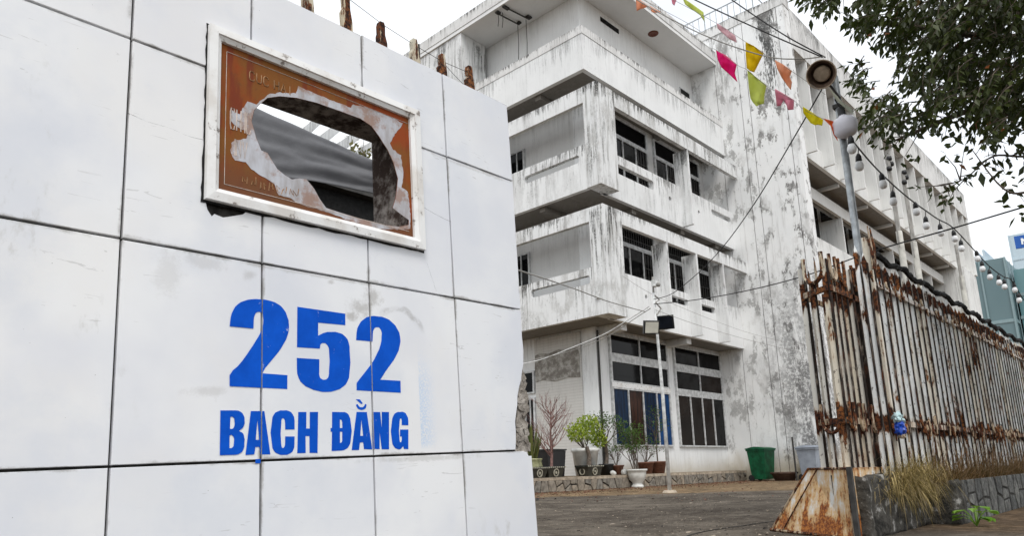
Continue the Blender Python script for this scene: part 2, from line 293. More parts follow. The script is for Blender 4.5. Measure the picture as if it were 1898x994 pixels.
def ground():
    g = NG('asphalt'); x, y, z = g.xyz(); n = g.noise(.5, 8, .68, (1, 1, 1), (2, 5, 0)); f = g.noise(9, 8, .75); v = g.noise(60, 4, .7); s = g.noise(1.2, 7, .65, (1, 1, 1), (8, 3, 0))
    col = g.mix(g.mr(n, .35, .65), (.060, .049, .040), (.150, .128, .104)); col = g.mix(g.mr(f, .42, .68, 0., .6), col, (.20, .178, .15)); col = g.mix(g.mr(v, .58, .68, 0., .6), col, (.06, .055, .05))
    pal = g.mul(g.mr(g.noise(2.6, 7, .7), .60, .66), g.mr(s, .45, .6)); col = g.mix(g.mul(pal, .55), col, (.38, .35, .30))
    # sand swept against the planter: a strip that follows the kerb line, ragged edge
    edge = g.math('SUBTRACT', g.math('ADD', g.math('MULTIPLY', y, .69), g.math('MULTIPLY', x, .72)), 14.5)
    sand = g.mr(g.math('ADD', g.math('SUBTRACT', edge, .6), g.math('MULTIPLY', g.noise(.8, 8, .7), 2.6)), .35, 1.1)
    sc = g.mix(g.mr(f, .35, .65), (.12, .078, .045), (.33, .24, .145)); sc = g.mix(g.mr(g.noise(2.2, 6, .7, (.5, 2.2, 1)), .52, .66, 0., .7), sc, (.12, .085, .055)); col = g.mix(sand, col, sc)
    crack = g.mul(g.mr(g.vor(.33, feat='DISTANCE_TO_EDGE'), .006, .002), g.mr(s, .4, .5)); col = g.mix(g.mul(crack, .8), col, (.02, .02, .02))
    # bare earth on the pavement under the retaining wall
    soil = g.mul(g.mr(x, 5.6, 6.4), g.mr(g.math('ADD', y, g.math('MULTIPLY', s, .6)), 2.2, 1.75)); col = g.mix(soil, col, g.mix(g.mr(f, .35, .65), (.085, .058, .036), (.20, .14, .09)))
    blot = g.mr(g.noise(1.7, 9, .75, (1, 1, 1), (6, 1, 0)), .46, .56); col = g.mix(g.mul(blot, .45), col, (.035, .029, .024))
    col = g.mix(g.mr(g.noise(28, 5, .7), .60, .64, 0., .55), col, (.30, .26, .21))
    g.fin(col, .95, .04); g.bump(g.math('ADD', g.math('MULTIPLY', f, .6), g.math('MULTIPLY', v, .4)), .8, .03)
ground()
g = NG('planter_stone'); oi = g.n('ShaderNodeObjectInfo').outputs['Random']; n = g.noise(8, 7, .7)
g.fin(g.mix(g.mr(n, .35, .65), g.mix(oi, (.11, .10, .085), (.20, .17, .135)), g.mix(oi, (.24, .225, .20), (.36, .30, .23))), .9, .2); g.bump(g.noise(22, 7, .7), .6, .02)
g = NG('retain_stone'); oi = g.n('ShaderNodeObjectInfo').outputs['Random']; n = g.noise(16, 7, .7)
g.fin(g.mix(g.mr(n, .35, .7), g.mix(oi, (.045, .046, .045), (.09, .09, .086)), g.mix(oi, (.15, .155, .15), (.28, .28, .26))), .85, .3); g.bump(g.noise(24, 8, .75), 1., .03)
g = NG('plinth_concrete'); n = g.noise(9, 8, .72); g.fin(g.mix(g.mr(n, .55, .66), g.mix(g.mr(n, .35, .55), (.022, .021, .019), (.085, .08, .07)), (.40, .39, .37)), .92, .2); g.bump(g.noise(26, 8, .7), .9, .03)
simple('soil', (.20, .145, .09), .95, .1, var=.5, scale=12, bump=.8)
simple('cement_cap', (.40, .335, .26), .92, .15, var=.35, scale=7, bump=.4)
simple('glass_dark', (.004, .004, .0045), .06, .10, var=.5, scale=1.5)
simple('glass_brown', (.014, .009, .007), .1, .09, var=.5, scale=1.2)
g = NG('curtain_blue'); g.fin(g.mix(g.mr(g.noise(5, 5, .6, (2, 2, .3)), .35, .65), (.0015, .007, .020), (.004, .022, .065)), .3, .1)
g = NG('curtain_bright'); g.fin(g.mix(g.mr(g.noise(5, 5, .6, (2, 2, .3)), .35, .65), (.003, .022, .08), (.007, .055, .18)), .3, .1)
g = NG('curtain_brown'); g.fin(g.mix(g.mr(g.noise(5, 5, .6, (2, 2, .3)), .35, .65), (.008, .004, .003), (.05, .018, .010)), .3, .12)
simple('window_frame', (.55, .56, .56), .5, .4, var=.3, scale=9)
simple('grille', (.045, .043, .04), .6, .3, var=.4, scale=12)
simple('galvanised', (.36, .385, .40), .45, .5, .55, var=.3, scale=14)
simple('pole_white', (.62, .63, .62), .5, .4, var=.3, scale=9)
simple('pole_concrete', (.43, .42, .38), .8, .3, var=.25, scale=5)
simple('cable_black', (.012, .012, .013), .6, .3)
simple('cable_grey', (.30, .29, .27), .6, .3)
simple('black_plastic', (.014, .014, .015), .45, .4)
simple('bulb_white', (.78, .79, .80), .3, .5, var=.06)
simple('lamp_globe', (.74, .73, .80), .35, .5, var=.06)
simple('horn_beige', (.46, .36, .26), .55, .4, var=.3, scale=14)
simple('horn_dark', (.15, .10, .07), .6, .3, var=.4, scale=14)
simple('bin_green', (.003, .085, .034), .5, .3, var=.5, scale=5)
simple('bin_grey', (.28, .315, .37), .5, .35, var=.2, scale=4)
simple('ceramic_white', (.66, .66, .63), .35, .5, var=.2, scale=6)
simple('ceramic_olive', (.30, .30, .16), .4, .5, var=.35, scale=9)
simple('basin_brown', (.075, .042, .030), .7, .3, var=.35, scale=9)
simple('terracotta', (.17, .075, .048), .75, .3, var=.35, scale=9)
simple('tray_glaze', (.035, .036, .030), .3, .5, var=.4, scale=9)
simple('tray_relief', (.36, .34, .27), .5, .4, var=.3, scale=12)
simple('bark_grey', (.13, .105, .085), .9, .1, var=.4, scale=20, bump=.5)
simple('twig_pink', (.23, .135, .12), .85, .2, var=.4, scale=20)
simple('bag_blue', (.008, .06, .42), .3, .5, var=.3, scale=20)
simple('bag_pale', (.42, .56, .58), .3, .5, var=.3, scale=20)
simple('flood_face', (.62, .60, .52), .3, .5, var=.1)
simple('solar_panel', (.006, .008, .014), .3, .3, var=.3)
simple('roof_vent', (.16, .055, .035), .6, .3, var=.3, scale=20)
g = NG('tarp_grey'); n = g.noise(5, 7, .65, (1, 1, 1.6)); g.fin(g.mix(g.mr(n, .3, .7), (.135, .137, .146), (.17, .172, .182)), .85, .15); g.bump(g.noise(9, 6, .65), .15, .03)
for nm, c in dict(pink=(.90, .03, .30), yellow=(.86, .66, .012), lime=(.72, .78, .24), lemon=(.90, .82, .04), rose=(.84, .42, .52), peach=(.90, .50, .32), orange=(.90, .26, .08), blush=(.85, .62, .66), pale=(.72, .74, .66)).items():
    g = NG('flag_'+nm); g.fin(g.mix(g.mr(g.noise(12, 4), .3, .7), tuple(x*.85 for x in c), c), .75, .2)
    tr = g.n('ShaderNodeBsdfTranslucent'); tr.inputs[0].default_value = (*c, 1); ms = g.n('ShaderNodeMixShader'); ms.inputs[0].default_value = .6; g.l(g.b.outputs[0], ms.inputs[1]); g.l(tr.outputs[0], ms.inputs[2]); g.l(ms.outputs[0], g.out.inputs[0])
def leafmat(name, a, b, c=None, tr=.35):
    g = NG(name); oi = g.n('ShaderNodeNewGeometry').outputs['Random Per Island']
    col = g.mix(oi, a, b)
    if c: col = g.mix(g.mr(oi, .991, .993), col, c)
    g.fin(col, .45, .35); t = g.n('ShaderNodeBsdfTranslucent'); g.set(t.inputs[0], g.mix(.5, col, (.10, .16, .02)))
    ms = g.n('ShaderNodeMixShader'); ms.inputs[0].default_value = tr; g.l(g.b.outputs[0], ms.inputs[1]); g.l(t.outputs[0], ms.inputs[2]); g.l(ms.outputs[0], g.out.inputs[0])
leafmat('leaf_dark', (.018, .026, .007), (.060, .075, .018), (.20, .06, .02), .22)
leafmat('leaf_lime', (.17, .26, .02), (.42, .50, .06))
leafmat('leaf_mid', (.04, .09, .018), (.10, .17, .035))
leafmat('leaf_bright', (.14, .30, .03), (.24, .42, .05))
leafmat('leaf_sword', (.07, .095, .03), (.20, .19, .06))
leafmat('leaf_olive', (.10, .10, .03), (.20, .17, .06))
leafmat('straw', (.10, .062, .022), (.50, .38, .15), None, .2)
leafmat('straw_brown', (.075, .04, .018), (.20, .115, .045), None, .15)
def glassblock(name, a, b, fx, fz):
    g = NG(name); n = g.noise(.05, 3); g.fin(g.mix(g.mr(n, .3, .7), a, b), .18, .5); return g
glassblock('teal_glass', (.10, .22, .24), (.17, .31, .33), 1, 1)
glassblock('slate_glass', (.085, .15, .165), (.13, .20, .215), 1, 1)
simple('slate_mullion', (.22, .31, .33), .5, .4, var=.1)
simple('pale_glass', (.50, .60, .66), .3, .5, var=.1, scale=.1)
simple('sign_blue', (.012, .09, .36), .5, .4, var=.1)
simple('sign_white', (.8, .8, .8), .5, .4, var=.05)

# ------------------------------------------------------------------ ground
g0 = MB(); N = 60
g0.add([(-600, -600, 0), (900, -600, 0), (900, 900, 0), (-600, 900, 0)], [(0, 1, 2, 3)])
gr0 = struct(g0.build('ground', 'asphalt'))
q = MB(); pj = smoothpath([atZ(1230, 1010, 0), atZ(1300, 988, 0), atZ(1370, 977, 0), atZ(1440, 967, 0), atZ(1500, 962, 0)], 6)
for a_, b_ in zip(pj, pj[1:]): w_ = Vector((.006, .012, 0)); q.add([a_-w_+Vector((0, 0, .004)), b_-w_+Vector((0, 0, .004)), b_+w_+Vector((0, 0, .004)), a_+w_+Vector((0, 0, .004))], [(0, 1, 2, 3)])
q.build('pavement_joint', 'mortar_dark', gr0)

# ------------------------------------------------------------------ office building
XC, YC, YS, XT, YT = 15.09, 10.765, 11.16, 23.68, 8.39
bld = thing('office_building', (19, 12, 0), 'weathered white concrete office building with stacked loggias, blank stair tower and long finned wing', 'building')
def bx(name, x0, x1, y0, y1, z0, z1, mat): return MB().box(x0, x1, y0, y1, z0, z1).build(name, mat, bld)
def xz(a, b, d): return Vector((a, d, b))
def yz(a, b, d): return Vector((d, a, b))
def rrect(x0, x1, z0, z1, c=.06): return [(x0+c, z0), (x1-c, z0), (x1, z0+c), (x1, z1-c), (x1-c, z1), (x0+c, z1), (x0, z1-c), (x0, z0+c)]
def rect(x0, x1, z0, z1): return [(x0, z0), (x1, z0), (x1, z1), (x0, z1)]
def circ(x, z, r, n=12): return [(x+r*math.cos(2*math.pi*i/n), z+r*math.sin(2*math.pi*i/n)) for i in range(n)]
def wallXZ(name, loops, y0, y1, mat): return MB().prism(loops, xz, y0, y1).build(name, mat, bld)
def wallYZ(name, loops, x0, x1, mat): return MB().prism(loops, yz, x0, x1).build(name, mat, bld)
YW, XW = 12.15, 16.33
# solid inner core
bx('ground_floor_wall', XW, XT-.004, YW, 20.9, 0, 4.74, 'paint_clean')
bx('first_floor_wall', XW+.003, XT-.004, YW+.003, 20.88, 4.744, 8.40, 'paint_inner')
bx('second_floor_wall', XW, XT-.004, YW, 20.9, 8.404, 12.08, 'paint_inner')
bx('third_floor_wall', XW+.17, XT-.004, YW+.12, 20.9, 12.084, 15.715, 'paint_smooth')
bx('side_block', XC+.06, XW-.004, 16.45, 20.9, 0, 15.715, 'paint_streaked')
# floor slabs
for i, z in enumerate((4.55, 8.235, 11.92)):
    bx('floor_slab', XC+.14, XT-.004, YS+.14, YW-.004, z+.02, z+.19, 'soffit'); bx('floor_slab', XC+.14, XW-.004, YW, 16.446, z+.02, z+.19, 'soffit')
for z in (8.235, 11.92):
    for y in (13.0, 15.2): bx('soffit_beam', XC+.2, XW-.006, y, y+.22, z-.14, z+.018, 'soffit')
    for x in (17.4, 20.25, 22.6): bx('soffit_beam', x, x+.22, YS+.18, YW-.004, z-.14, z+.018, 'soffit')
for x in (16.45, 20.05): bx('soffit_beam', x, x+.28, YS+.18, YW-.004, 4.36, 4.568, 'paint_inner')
# corner column with chamfered foot
for z0, z1 in ((4.55, 7.64), (8.235, 11.37)): bx('corner_column', XC, XC+.87, YC, YC+.485, z0, z1, 'paint_mouldy')
# first floor, street side
x0 = XC+.874
wallXZ('spandrel', [rect(x0-.2, 18.28, 4.55, 6.0), circ(17.58, 5.46, .07)], YS, YS+.14, 'paint_light')
wallXZ('spandrel', [rect(18.374, 20.056, 4.55, 5.97), rrect(18.5, 20.03, 5.54, 5.755, .04)], YS, YS+.14, 'paint_light')
wallXZ('spandrel', [rect(20.154, 21.836, 4.55, 5.97), rrect(20.28, 21.81, 5.54, 5.755, .04)], YS, YS+.14, 'paint_light')
wallXZ('spandrel', [rect(21.934, XT-.004, 4.55, 6.0)], YS, YS+.14, 'paint_light')
for x in (18.284, 20.06, 21.84): bx('sun_fin', x, x+.09, YC+.003, YS+.14, 4.553, 7.232, 'paint_streaked')
bx('fascia_band', x0, XT-.004, YC, YC+.14, 7.235, 7.64, 'paint_streaked')
# first floor, yard side
wallYZ('spandrel', [rect(YC+.489, 16.446, 4.55, 5.92), rrect(YC+.56, 13.5, 5.47, 5.71, .05)], XC, XC+.14, 'paint_mouldy')
bx('fascia_band', XC, XC+.14, YC+.489, 16.446, 7.235, 7.64, 'paint_mouldy')
# second floor
wallXZ('spandrel', [rect(x0-.2, 20.056, 8.235, 9.66), rrect(15.98, 18.46, 9.07, 9.385, .06), circ(19.41, 9.05, .085)], YS, YS+.14, 'paint_streaked')
wallXZ('spandrel', [rect(20.154, XT-.004, 8.235, 9.68), rrect(22.19, XT-.06, 9.24, 9.43, .05), circ(21.26, 9.06, .07)], YS, YS+.14, 'paint_light')
bx('sun_fin', 20.06, 20.15, YC+.003, YS+.14, 8.238, 10.878, 'paint_streaked')
bx('fascia_band', x0, XT-.03, YC, YC+.14, 10.882, 11.36, 'paint_mouldy')
wallYZ('spandrel', [rect(YC+.489, 16.446, 8.22, 9.58), rrect(YC+.72, 13.6, 9.08, 9.32, .05)], XC, XC+.14, 'paint_streaked')
bx('fascia_band', XC, XC+.14, YC+.489, 16.446, 10.87, 11.36, 'paint_streaked')
# third floor parapet with a projecting coping, roof
bx('parapet', XC, XT-.004, YS, YS+.14, 11.92, 13.085, 'paint_light'); bx('parapet', XC, XC+.14, YS+.144, 16.446, 11.92, 13.085, 'paint_light')
bx('coping', XC-.015, XT-.004, YS-.015, YS+.16, 13.089, 13.35, 'fascia'); bx('coping', XC-.015, XC+.16, YS+.164, 16.446, 13.089, 13.35, 'fascia')
bx('roof_slab', XC+.01, XT-.004, YS, 21.2, 15.72, 15.86, 'paint_smooth'); bx('roof_fascia', XC-.01, XT-.004, YS-.02, 21.25, 15.864, 16.28, 'fascia')
v = thing('ceiling_vent', (20.14, 11.73, 15.72), 'small round brown vent set in the white roof overhang', 'vent')
MB().lathe((20.14, 11.73, 15.70), [(0, .012), (.10, .012), (.12, 0), (.17, -.01), (.19, .01), (.19, .05)], 20).build('rim', 'roof_vent', v, True)
bx('vent_slot', 17.69, 18.74, YW+.10, YW+.118, 15.30, 15.47, 'glass_dark')
m = bx('small_window', 22.68, 23.42, YW+.09, YW+.118, 14.40, 14.86, 'window_frame'); MB().box(22.73, 23.37, YW+.08, YW+.089, 14.45, 14.81).build('pane', 'glass_dark', m)
# hanging iron bracket under the overhang
br = thing('ceiling_bracket', (15.7, 14.45, 15.5), 'broken dark metal bracket hanging from the roof overhang', 'bracket')
MB().tube([(15.22, 14.75, 15.66), (16.2, 14.62, 15.62)], .025).tube([(15.26, 14.35, 15.68), (16.2, 14.2, 15.64)], .025).build('rod', 'grille', br)
MB().box(15.15, 15.4, 14.3, 14.42, 15.66, 15.71).build('plate', 'grille', br); MB().box(15.2, 15.35, 14.66, 14.8, 15.66, 15.71).build('plate', 'grille', br); MB().box(16.1, 16.3, 14.1, 14.25, 15.66, 15.71).build('plate', 'grille', br); MB().box(16.12, 16.25, 14.55, 14.66, 15.66, 15.71).build('plate', 'grille', br)
for a, b in (((16.1, 14.6), 14.0), ((16.2, 14.3), 13.9), ((15.35, 14.6), 15.1), ((15.3, 14.75), 15.2)): MB().tube([(a[0], a[1], 15.66), (a[0]+.02, a[1], (b+15.66)/2), (a[0], a[1]+.02, b)], .012).build('loose_wire', 'grille', br)

# windows -------------------------------------------------------------
def window(x0, x1, rows, cols, y, panemats, fr='window_frame', grille=(), w=.05, name='window'):
    """frame in the XZ plane; rows = [(z0,z1,[column xs])]"""
    f = MB(); zs = [r[0] for r in rows]+[r[1] for r in rows]; zb, zt = min(zs), max(zs)
    loops = [rect(x0-w, x1+w, zb-w, zt+w)]; panes = []
    for z0, z1, xs in rows:
        xx = [x0]+list(xs)+[x1]
        for a, b in zip(xx, xx[1:]):
            loops.append(rect(a+w*.45, b-w*.45, z0, z1)); panes.append((a+w*.45, b-w*.45, z0, z1))
    f.prism(loops, xz, y-.07, y-.006); o = f.build(name, fr, bld)
    for i, p in enumerate(panes):
        pm = panemats[i % len(panemats)]
        MB().box(p[0]+.001, p[1]-.001, y-.03-.008*rnd.random(), y-.012, p[2]+.001, p[3]-.001).build('pane', pm, o)
        if i in grille:
            q = MB(); k = max(3, int((p[1]-p[0])/.13))
            for j in range(k):
                xx = p[0]+(j+.5)*(p[1]-p[0])/k; q.box(xx-.011, xx+.011, y-.062, y-.045, p[2]+.002, p[3]-.002)
            for zz in (p[2]+.3*(p[3]-p[2]), p[2]+.75*(p[3]-p[2])): q.box(p[0]+.002, p[1]-.002, y-.067, y-.063, zz-.012, zz+.012)
            q.build('grille', 'grille', o)
    return o
GD, GB = 'glass_dark', 'glass_brown'
window(16.95, 20.02, [(1.20, 2.80, (17.72, 18.50, 19.26)), (3.03, 3.60, (18.46,)), (3.86, 4.40, (18.46,))], 0, YW,
       ['curtain_blue', 'curtain_brown', 'curtain_blue', 'curtain_bright', GD, GD, GD, GD])
window(20.52, 23.60, [(1.20, 2.80, (21.32, 22.10, 22.84)), (3.03, 3.60, (22.06,)), (3.86, 4.40, (22.06,))], 0, YW, [GB, GB, GB, GD, GD, GB, GD, GD])
bx('transom_panel', 16.9, 20.07, YW-.075, YW-.07-.001, 2.85, 2.985, 'frame_white')
for dz in (0, 3.685):
    g1 = (0, 1, 2, 3, 4, 5) if dz == 0 else (2,)
    window(17.0, 19.72, [(5.3+dz, 7.36+dz, (18.27, 19.03)), (7.50+dz, 8.06+dz, ())], 0, YW, [GD], grille=(2, 3) if dz == 0 else (2,))
    window(20.25, 23.42 if dz == 0 else 23.28, [(5.3+dz, 7.36+dz, (20.95, 21.75, 22.6)), (7.50+dz, 8.06+dz, ())], 0, YW, [GD], grille=(0, 1, 2, 3, 4) if dz == 0 else (1, 2, 3))
def sidewin(y0, y1, z0, z1, mids=()):
    loops = [rect(y0, y1, z0, z1)]; ys = [y0+.05]+list(mids)+[y1-.05]; o = None; f = MB(); pp = []
    for a, b in zip(ys, ys[1:]): loops.append(rect(a+.02, b-.02, z0+.05, z1-.05)); pp.append((a+.021, b-.021))
    f.prism(loops, yz, XW-.06, XW-.005); o = f.build('window', 'window_frame', bld)
    for a, b in pp: MB().box(XW-.03, XW-.01, a, b, z0+.051, z1-.051).build('pane', GD, o)
sidewin(14.58, 16.3, 4.9, 7.4, (14.95, 15.6)); sidewin(14.66, 16.3, 8.6, 11.03, (15.0, 15.6)); sidewin(14.55, 16.2, 2.85, 3.55, (15.3,)); sidewin(14.55, 16.2, .6, 2.72, (14.75, 14.95, 15.5))
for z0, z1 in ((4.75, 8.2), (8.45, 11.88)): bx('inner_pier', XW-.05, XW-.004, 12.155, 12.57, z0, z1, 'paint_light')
# yard-side ground wall: pale brick facing, a strip of hacked-off plaster and the white corner pier
bx('brick_facing', XW-.05, XW-.004, 12.70, 14.5, .34, 4.5, 'paint_beige')
q = MB(); rr = random.Random(3); q.prism([[(12.74, 3.15), (13.2, 3.19), (13.7, 3.12), (14.2, 3.22), (14.47, 3.17), (14.49, 3.6), (14.46, 4.0), (14.3, 4.05), (13.9, 4.0), (13.5, 4.07), (13.1, 4.0), (12.8, 4.04), (12.73, 3.8), (12.76, 3.5)]], yz, XW-.072, XW-.052)
q.build('damaged_plaster', 'plaster_raw', bld)
MB().tube([(XW+.02, YW-.05, .35), (XW+.02, YW-.05, 4.45)], .035).build('drain_pipe', 'grille', bld)

# stair tower: blank wall with vertical joints
TW = MB()
ys = [8.39, 8.66, 10.0, 10.32, 11.25, 16.4]
for i, (a, b) in enumerate(zip(ys, ys[1:])): bx('tower_wall', XT+.002*i, 24.22, a+(.012 if i else 0), b-.012, 0, 16.98, 'paint_tower')
bx('tower_joint', XT+.05, 24.19, 8.5, 16.35, 0, 16.97, 'grille')
bx('tower_coping', XT-.02, 24.24, 8.37, 16.42, 16.984, 17.38, 'fascia')
# long wing
fins = [25.5+1.752*i for i in range(15)]
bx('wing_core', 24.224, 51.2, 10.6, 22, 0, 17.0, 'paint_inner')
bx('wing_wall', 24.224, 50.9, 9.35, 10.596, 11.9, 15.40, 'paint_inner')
bx('wing_fascia', 24.224, 51.3, YT, 10.55, 15.42, 17.12, 'fascia')
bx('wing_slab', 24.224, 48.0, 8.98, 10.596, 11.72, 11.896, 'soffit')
wallXZ('wing_spandrel', [rect(24.224, 50.9, 11.70, 12.42)], 8.835, 8.975, 'paint_wing')
for x in fins: bx('wing_fin', x-.09, x, YT+.02, 9.345, 11.76, 15.416, 'paint_wing')
for i, (a, b) in enumerate(zip([24.3]+fins, fins)):
    if b-a > .8:
        o = bx('wing_window', a+.75, b-.14, 9.28, 9.346, 12.5, 15.3, 'window_frame'); MB().box(a+.80, b-.19, 9.265, 9.279, 12.56, 15.24).build('pane', GD, o)
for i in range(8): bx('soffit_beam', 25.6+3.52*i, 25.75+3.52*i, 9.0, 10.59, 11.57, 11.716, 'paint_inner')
bx('wing_band', 24.224, 48.0, 9.6, 9.74, 10.86, 11.36, 'paint_wing')
fx = [27.53+3.52*i for i in range(6)]
for x in fx: bx('wing_pier', x-.1, x, 9.603, 10.59, 9.25, 10.856, 'paint_wing')
bx('wing_spandrel', 24.224, 48.0, 9.6, 9.74, 8.2, 9.24, 'paint_wing')
for a, b in zip([24.3]+fx, fx+[47.9]):
    o = bx('wing_window', a+.05, b-.2, 10.53, 10.594, 9.0, 11.5, 'window_frame'); k = max(2, int((b-a)/.9))
    for j in range(k):
        u0, u1 = a+.1+j*(b-a-.35)/k, a+.1+(j+1)*(b-a-.35)/k; MB().box(u0, u1-.05, 10.51, 10.528, 9.05, 11.45).build('pane', GD, o)
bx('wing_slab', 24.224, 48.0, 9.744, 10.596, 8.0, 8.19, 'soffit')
bx('wing_band', 24.224, 48.0, 9.6, 9.74, 6.9, 7.5, 'paint_wing'); bx('wing_spandrel', 24.224, 48.0, 9.6, 9.74, 0, 5.6, 'paint_wing')
for a in range(12): o = bx('wing_window', 24.6+1.9*a, 26.2+1.9*a, 10.54, 10.594, 5.4, 7.3, 'window_frame'); MB().box(24.68+1.9*a, 26.12+1.9*a, 10.52, 10.538, 5.5, 7.2).build('pane', GD, o)
bx('end_pier', 48.01, 51.3, 8.5, 10.6, 0, 11.698, 'paint_wing'); bx('end_wall', 50.92, 51.32, YT+.02, 10.59, 11.702, 15.416, 'paint_wing')
# roof railing behind the tower
rl = thing('roof_railing', (XT+.3, 11, 17.38), 'thin grey metal railing on the stair tower roof', 'railing')
for z in (17.45, 18.1): MB().tube([(XT+.08, 9.5, z), (XT+.08, 13.5, z)], .022).build('rail', 'galvanised', rl)
MB().tube([(XT+.08, 9.5, 18.1), (XT+2.4, 9.5, 18.1)], .022).build('rail', 'galvanised', rl)
for i in range(17):
    y = 9.5+i*.25; MB().tube([(XT+.08, y, 17.384), (XT+.08, y, 18.1)], .012 if i % 4 else .022).build('baluster', 'galvanised', rl)

# ------------------------------------------------------------------ planter bed along the building
def halfclip(poly, p, n):
    out = []
    for i in range(len(poly)):
        a, b = poly[i], poly[(i+1) % len(poly)]; da = (a[0]-p[0])*n[0]+(a[1]-p[1])*n[1]; db = (b[0]-p[0])*n[0]+(b[1]-p[1])*n[1]
        if da <= 0: out.append(a)
        if (da < 0 < db) or (db < 0 < da): t = da/(da-db); out.append((a[0]+t*(b[0]-a[0]), a[1]+t*(b[1]-a[1])))
    return out
def voronoi(u0, u1, v0, v1, sites, gap, asp=1., gx=0.):
    cells = []
    for i, s in enumerate(sites):
        poly = [(u0, v0), (u1, v0), (u1, v1), (u0, v1)]
        for j, t in enumerate(sites):
            if j == i or abs(t[0]-s[0]) > 1.6: continue
            dx, dy = (t[0]-s[0]), (t[1]-s[1])*asp; L = math.hypot(dx, dy)
            gg = gap+gx*abs(dx/L); poly = halfclip(poly, ((s[0]+t[0])/2-dx/L*gg, (s[1]+t[1])/2-dy/L*gg), (dx/L, dy/L))
            if len(poly) < 3: break
        if len(poly) >= 3: cells.append(poly)
    return cells
pl = thing('planter_bed', (18, 11.8, 0), 'low raised planter bed of crazy-laid stone along the building foot', 'planter')
PY = 11.5
MB().box(11.6, XT-.1, PY+.03, YW-.003, 0, .27).box(11.6, XW-.055, YW, 16.4, 0, .27).build('bed_core', 'mortar_dark', pl)
MB().box(11.6, XT-.08, PY-.02, PY+.2, .274, .345).build('cap', 'cement_cap', pl)
MB().box(11.62, XT-.1, PY+.204, YW-.003, .274, .35).box(11.6, XW-.055, YW, 16.4, .274, .35).build('soil', 'soil', pl)
r2 = random.Random(11); sites = []
uu = 11.7
while uu < XT-.15:
    if r2.random() < .45: sites.append((uu+r2.uniform(-.05, .05), .135+r2.uniform(-.05, .05)))
    else: sites += [(uu+r2.uniform(-.08, .08), .07+r2.uniform(-.02, .03)), (uu+r2.uniform(-.08, .08), .21+r2.uniform(-.03, .02))]
    uu += r2.uniform(.20, .34)
def cell_stone(cell, fn, d0, d1, name, mat, parent, ch=.012, bev=.012, jit=.006):
    c = (sum(p[0] for p in cell)/len(cell), sum(p[1] for p in cell)/len(cell)); inn = [(c[0]+(p[0]-c[0])*(1-ch*9), c[1]+(p[1]-c[1])*(1-ch*9)) for p in cell]; n = len(cell)
    vs = [fn(a, b, d1) for a, b in cell]+[fn(a, b, d0+bev) for a, b in cell]+[fn(a, b, d0+rnd.uniform(-jit, jit)) for a, b in inn]
    fs = [tuple(range(2*n, 3*n))]+[(i, (i+1) % n, n+(i+1) % n, n+i) for i in range(n)]+[(n+i, n+(i+1) % n, 2*n+(i+1) % n, 2*n+i) for i in range(n)]
    MB().add(vs, fs).build(name, mat, parent)
for c in voronoi(11.62, XT-.1, .0, .27, sites, .017): cell_stone(c, xz, PY-.02-rnd.uniform(0, .012), PY+.035, 'stone', 'planter_stone', pl)

# ------------------------------------------------------------------ potted plants
def leafquad(mb, c, L, w, dirv, nrm, curl=.15):
    dirv = dirv.normalized(); s = dirv.cross(nrm)
    if s.length < 1e-4: s = dirv.orthogonal()
    s.normalize(); nn = s.cross(dirv)
    mb.add([c, c+dirv*L*.45+s*w-nn*L*curl*.2, c+dirv*L-nn*L*curl, c+dirv*L*.45-s*w-nn*L*curl*.2], [(0, 1, 2), (0, 2, 3)])
def rvec(r): 
    while True:
        v = Vector((r.uniform(-1, 1), r.uniform(-1, 1), r.uniform(-1, 1)))
        if .05 < v.length < 1: return v
def foliage(mb, r, blobs, n, L, flat=.0):
    for _ in range(n):
        c, R = r.choice(blobs); v = rvec(r); v = v*(.55+.45*r.random())/max(v.length, .5)*1. if r.random() < .5 else v
        p = Vector(c)+Vector((v.x*R[0], v.y*R[1], v.z*R[2])); d = rvec(r); d.z -= flat; leafquad(mb, p, L*r.uniform(.6, 1.3), L*.26, d, rvec(r))
def branch(mb, r, p, d, L, rad0, depth, spread=.6, tips=None, up=.15):
    pts = [p]; rr = [rad0]; q = p.copy(); dd = d.copy(); n = 4
    for i in range(n):
        dd = (dd+rvec(r)*.22+Vector((0, 0, up*.4))).normalized(); q = q+dd*L/n; pts.append(q.copy()); rr.append(max(rad0*(1-.5*(i+1)/n), .0015))
    mb.tube(pts, rr, 5 if rad0 > .01 else 4, False)
    if depth == 0:
        if tips is not None: tips.append(q)
        return
    for k in range(r.choice((2, 3, 3))):
        t = pts[r.randint(2, n)]; v = (dd+rvec(r)*spread*1.5+Vector((0, 0, up))).normalized(); branch(mb, r, t.copy(), v, L*r.uniform(.55, .85), rad0*.55, depth-1, spread, tips, up)
def pot_round(th, c, r0, r1, h, mat, soil=True):
    c = Vector(c); MB().lathe(c, [(0, 0), (r0, 0), (r1*.97, h*.86), (r1*1.06, h*.88), (r1*1.06, h), (r1*.93, h), (r1*.88, h*.88), (0, h*.86)], 22).build('pot', mat, th, True)
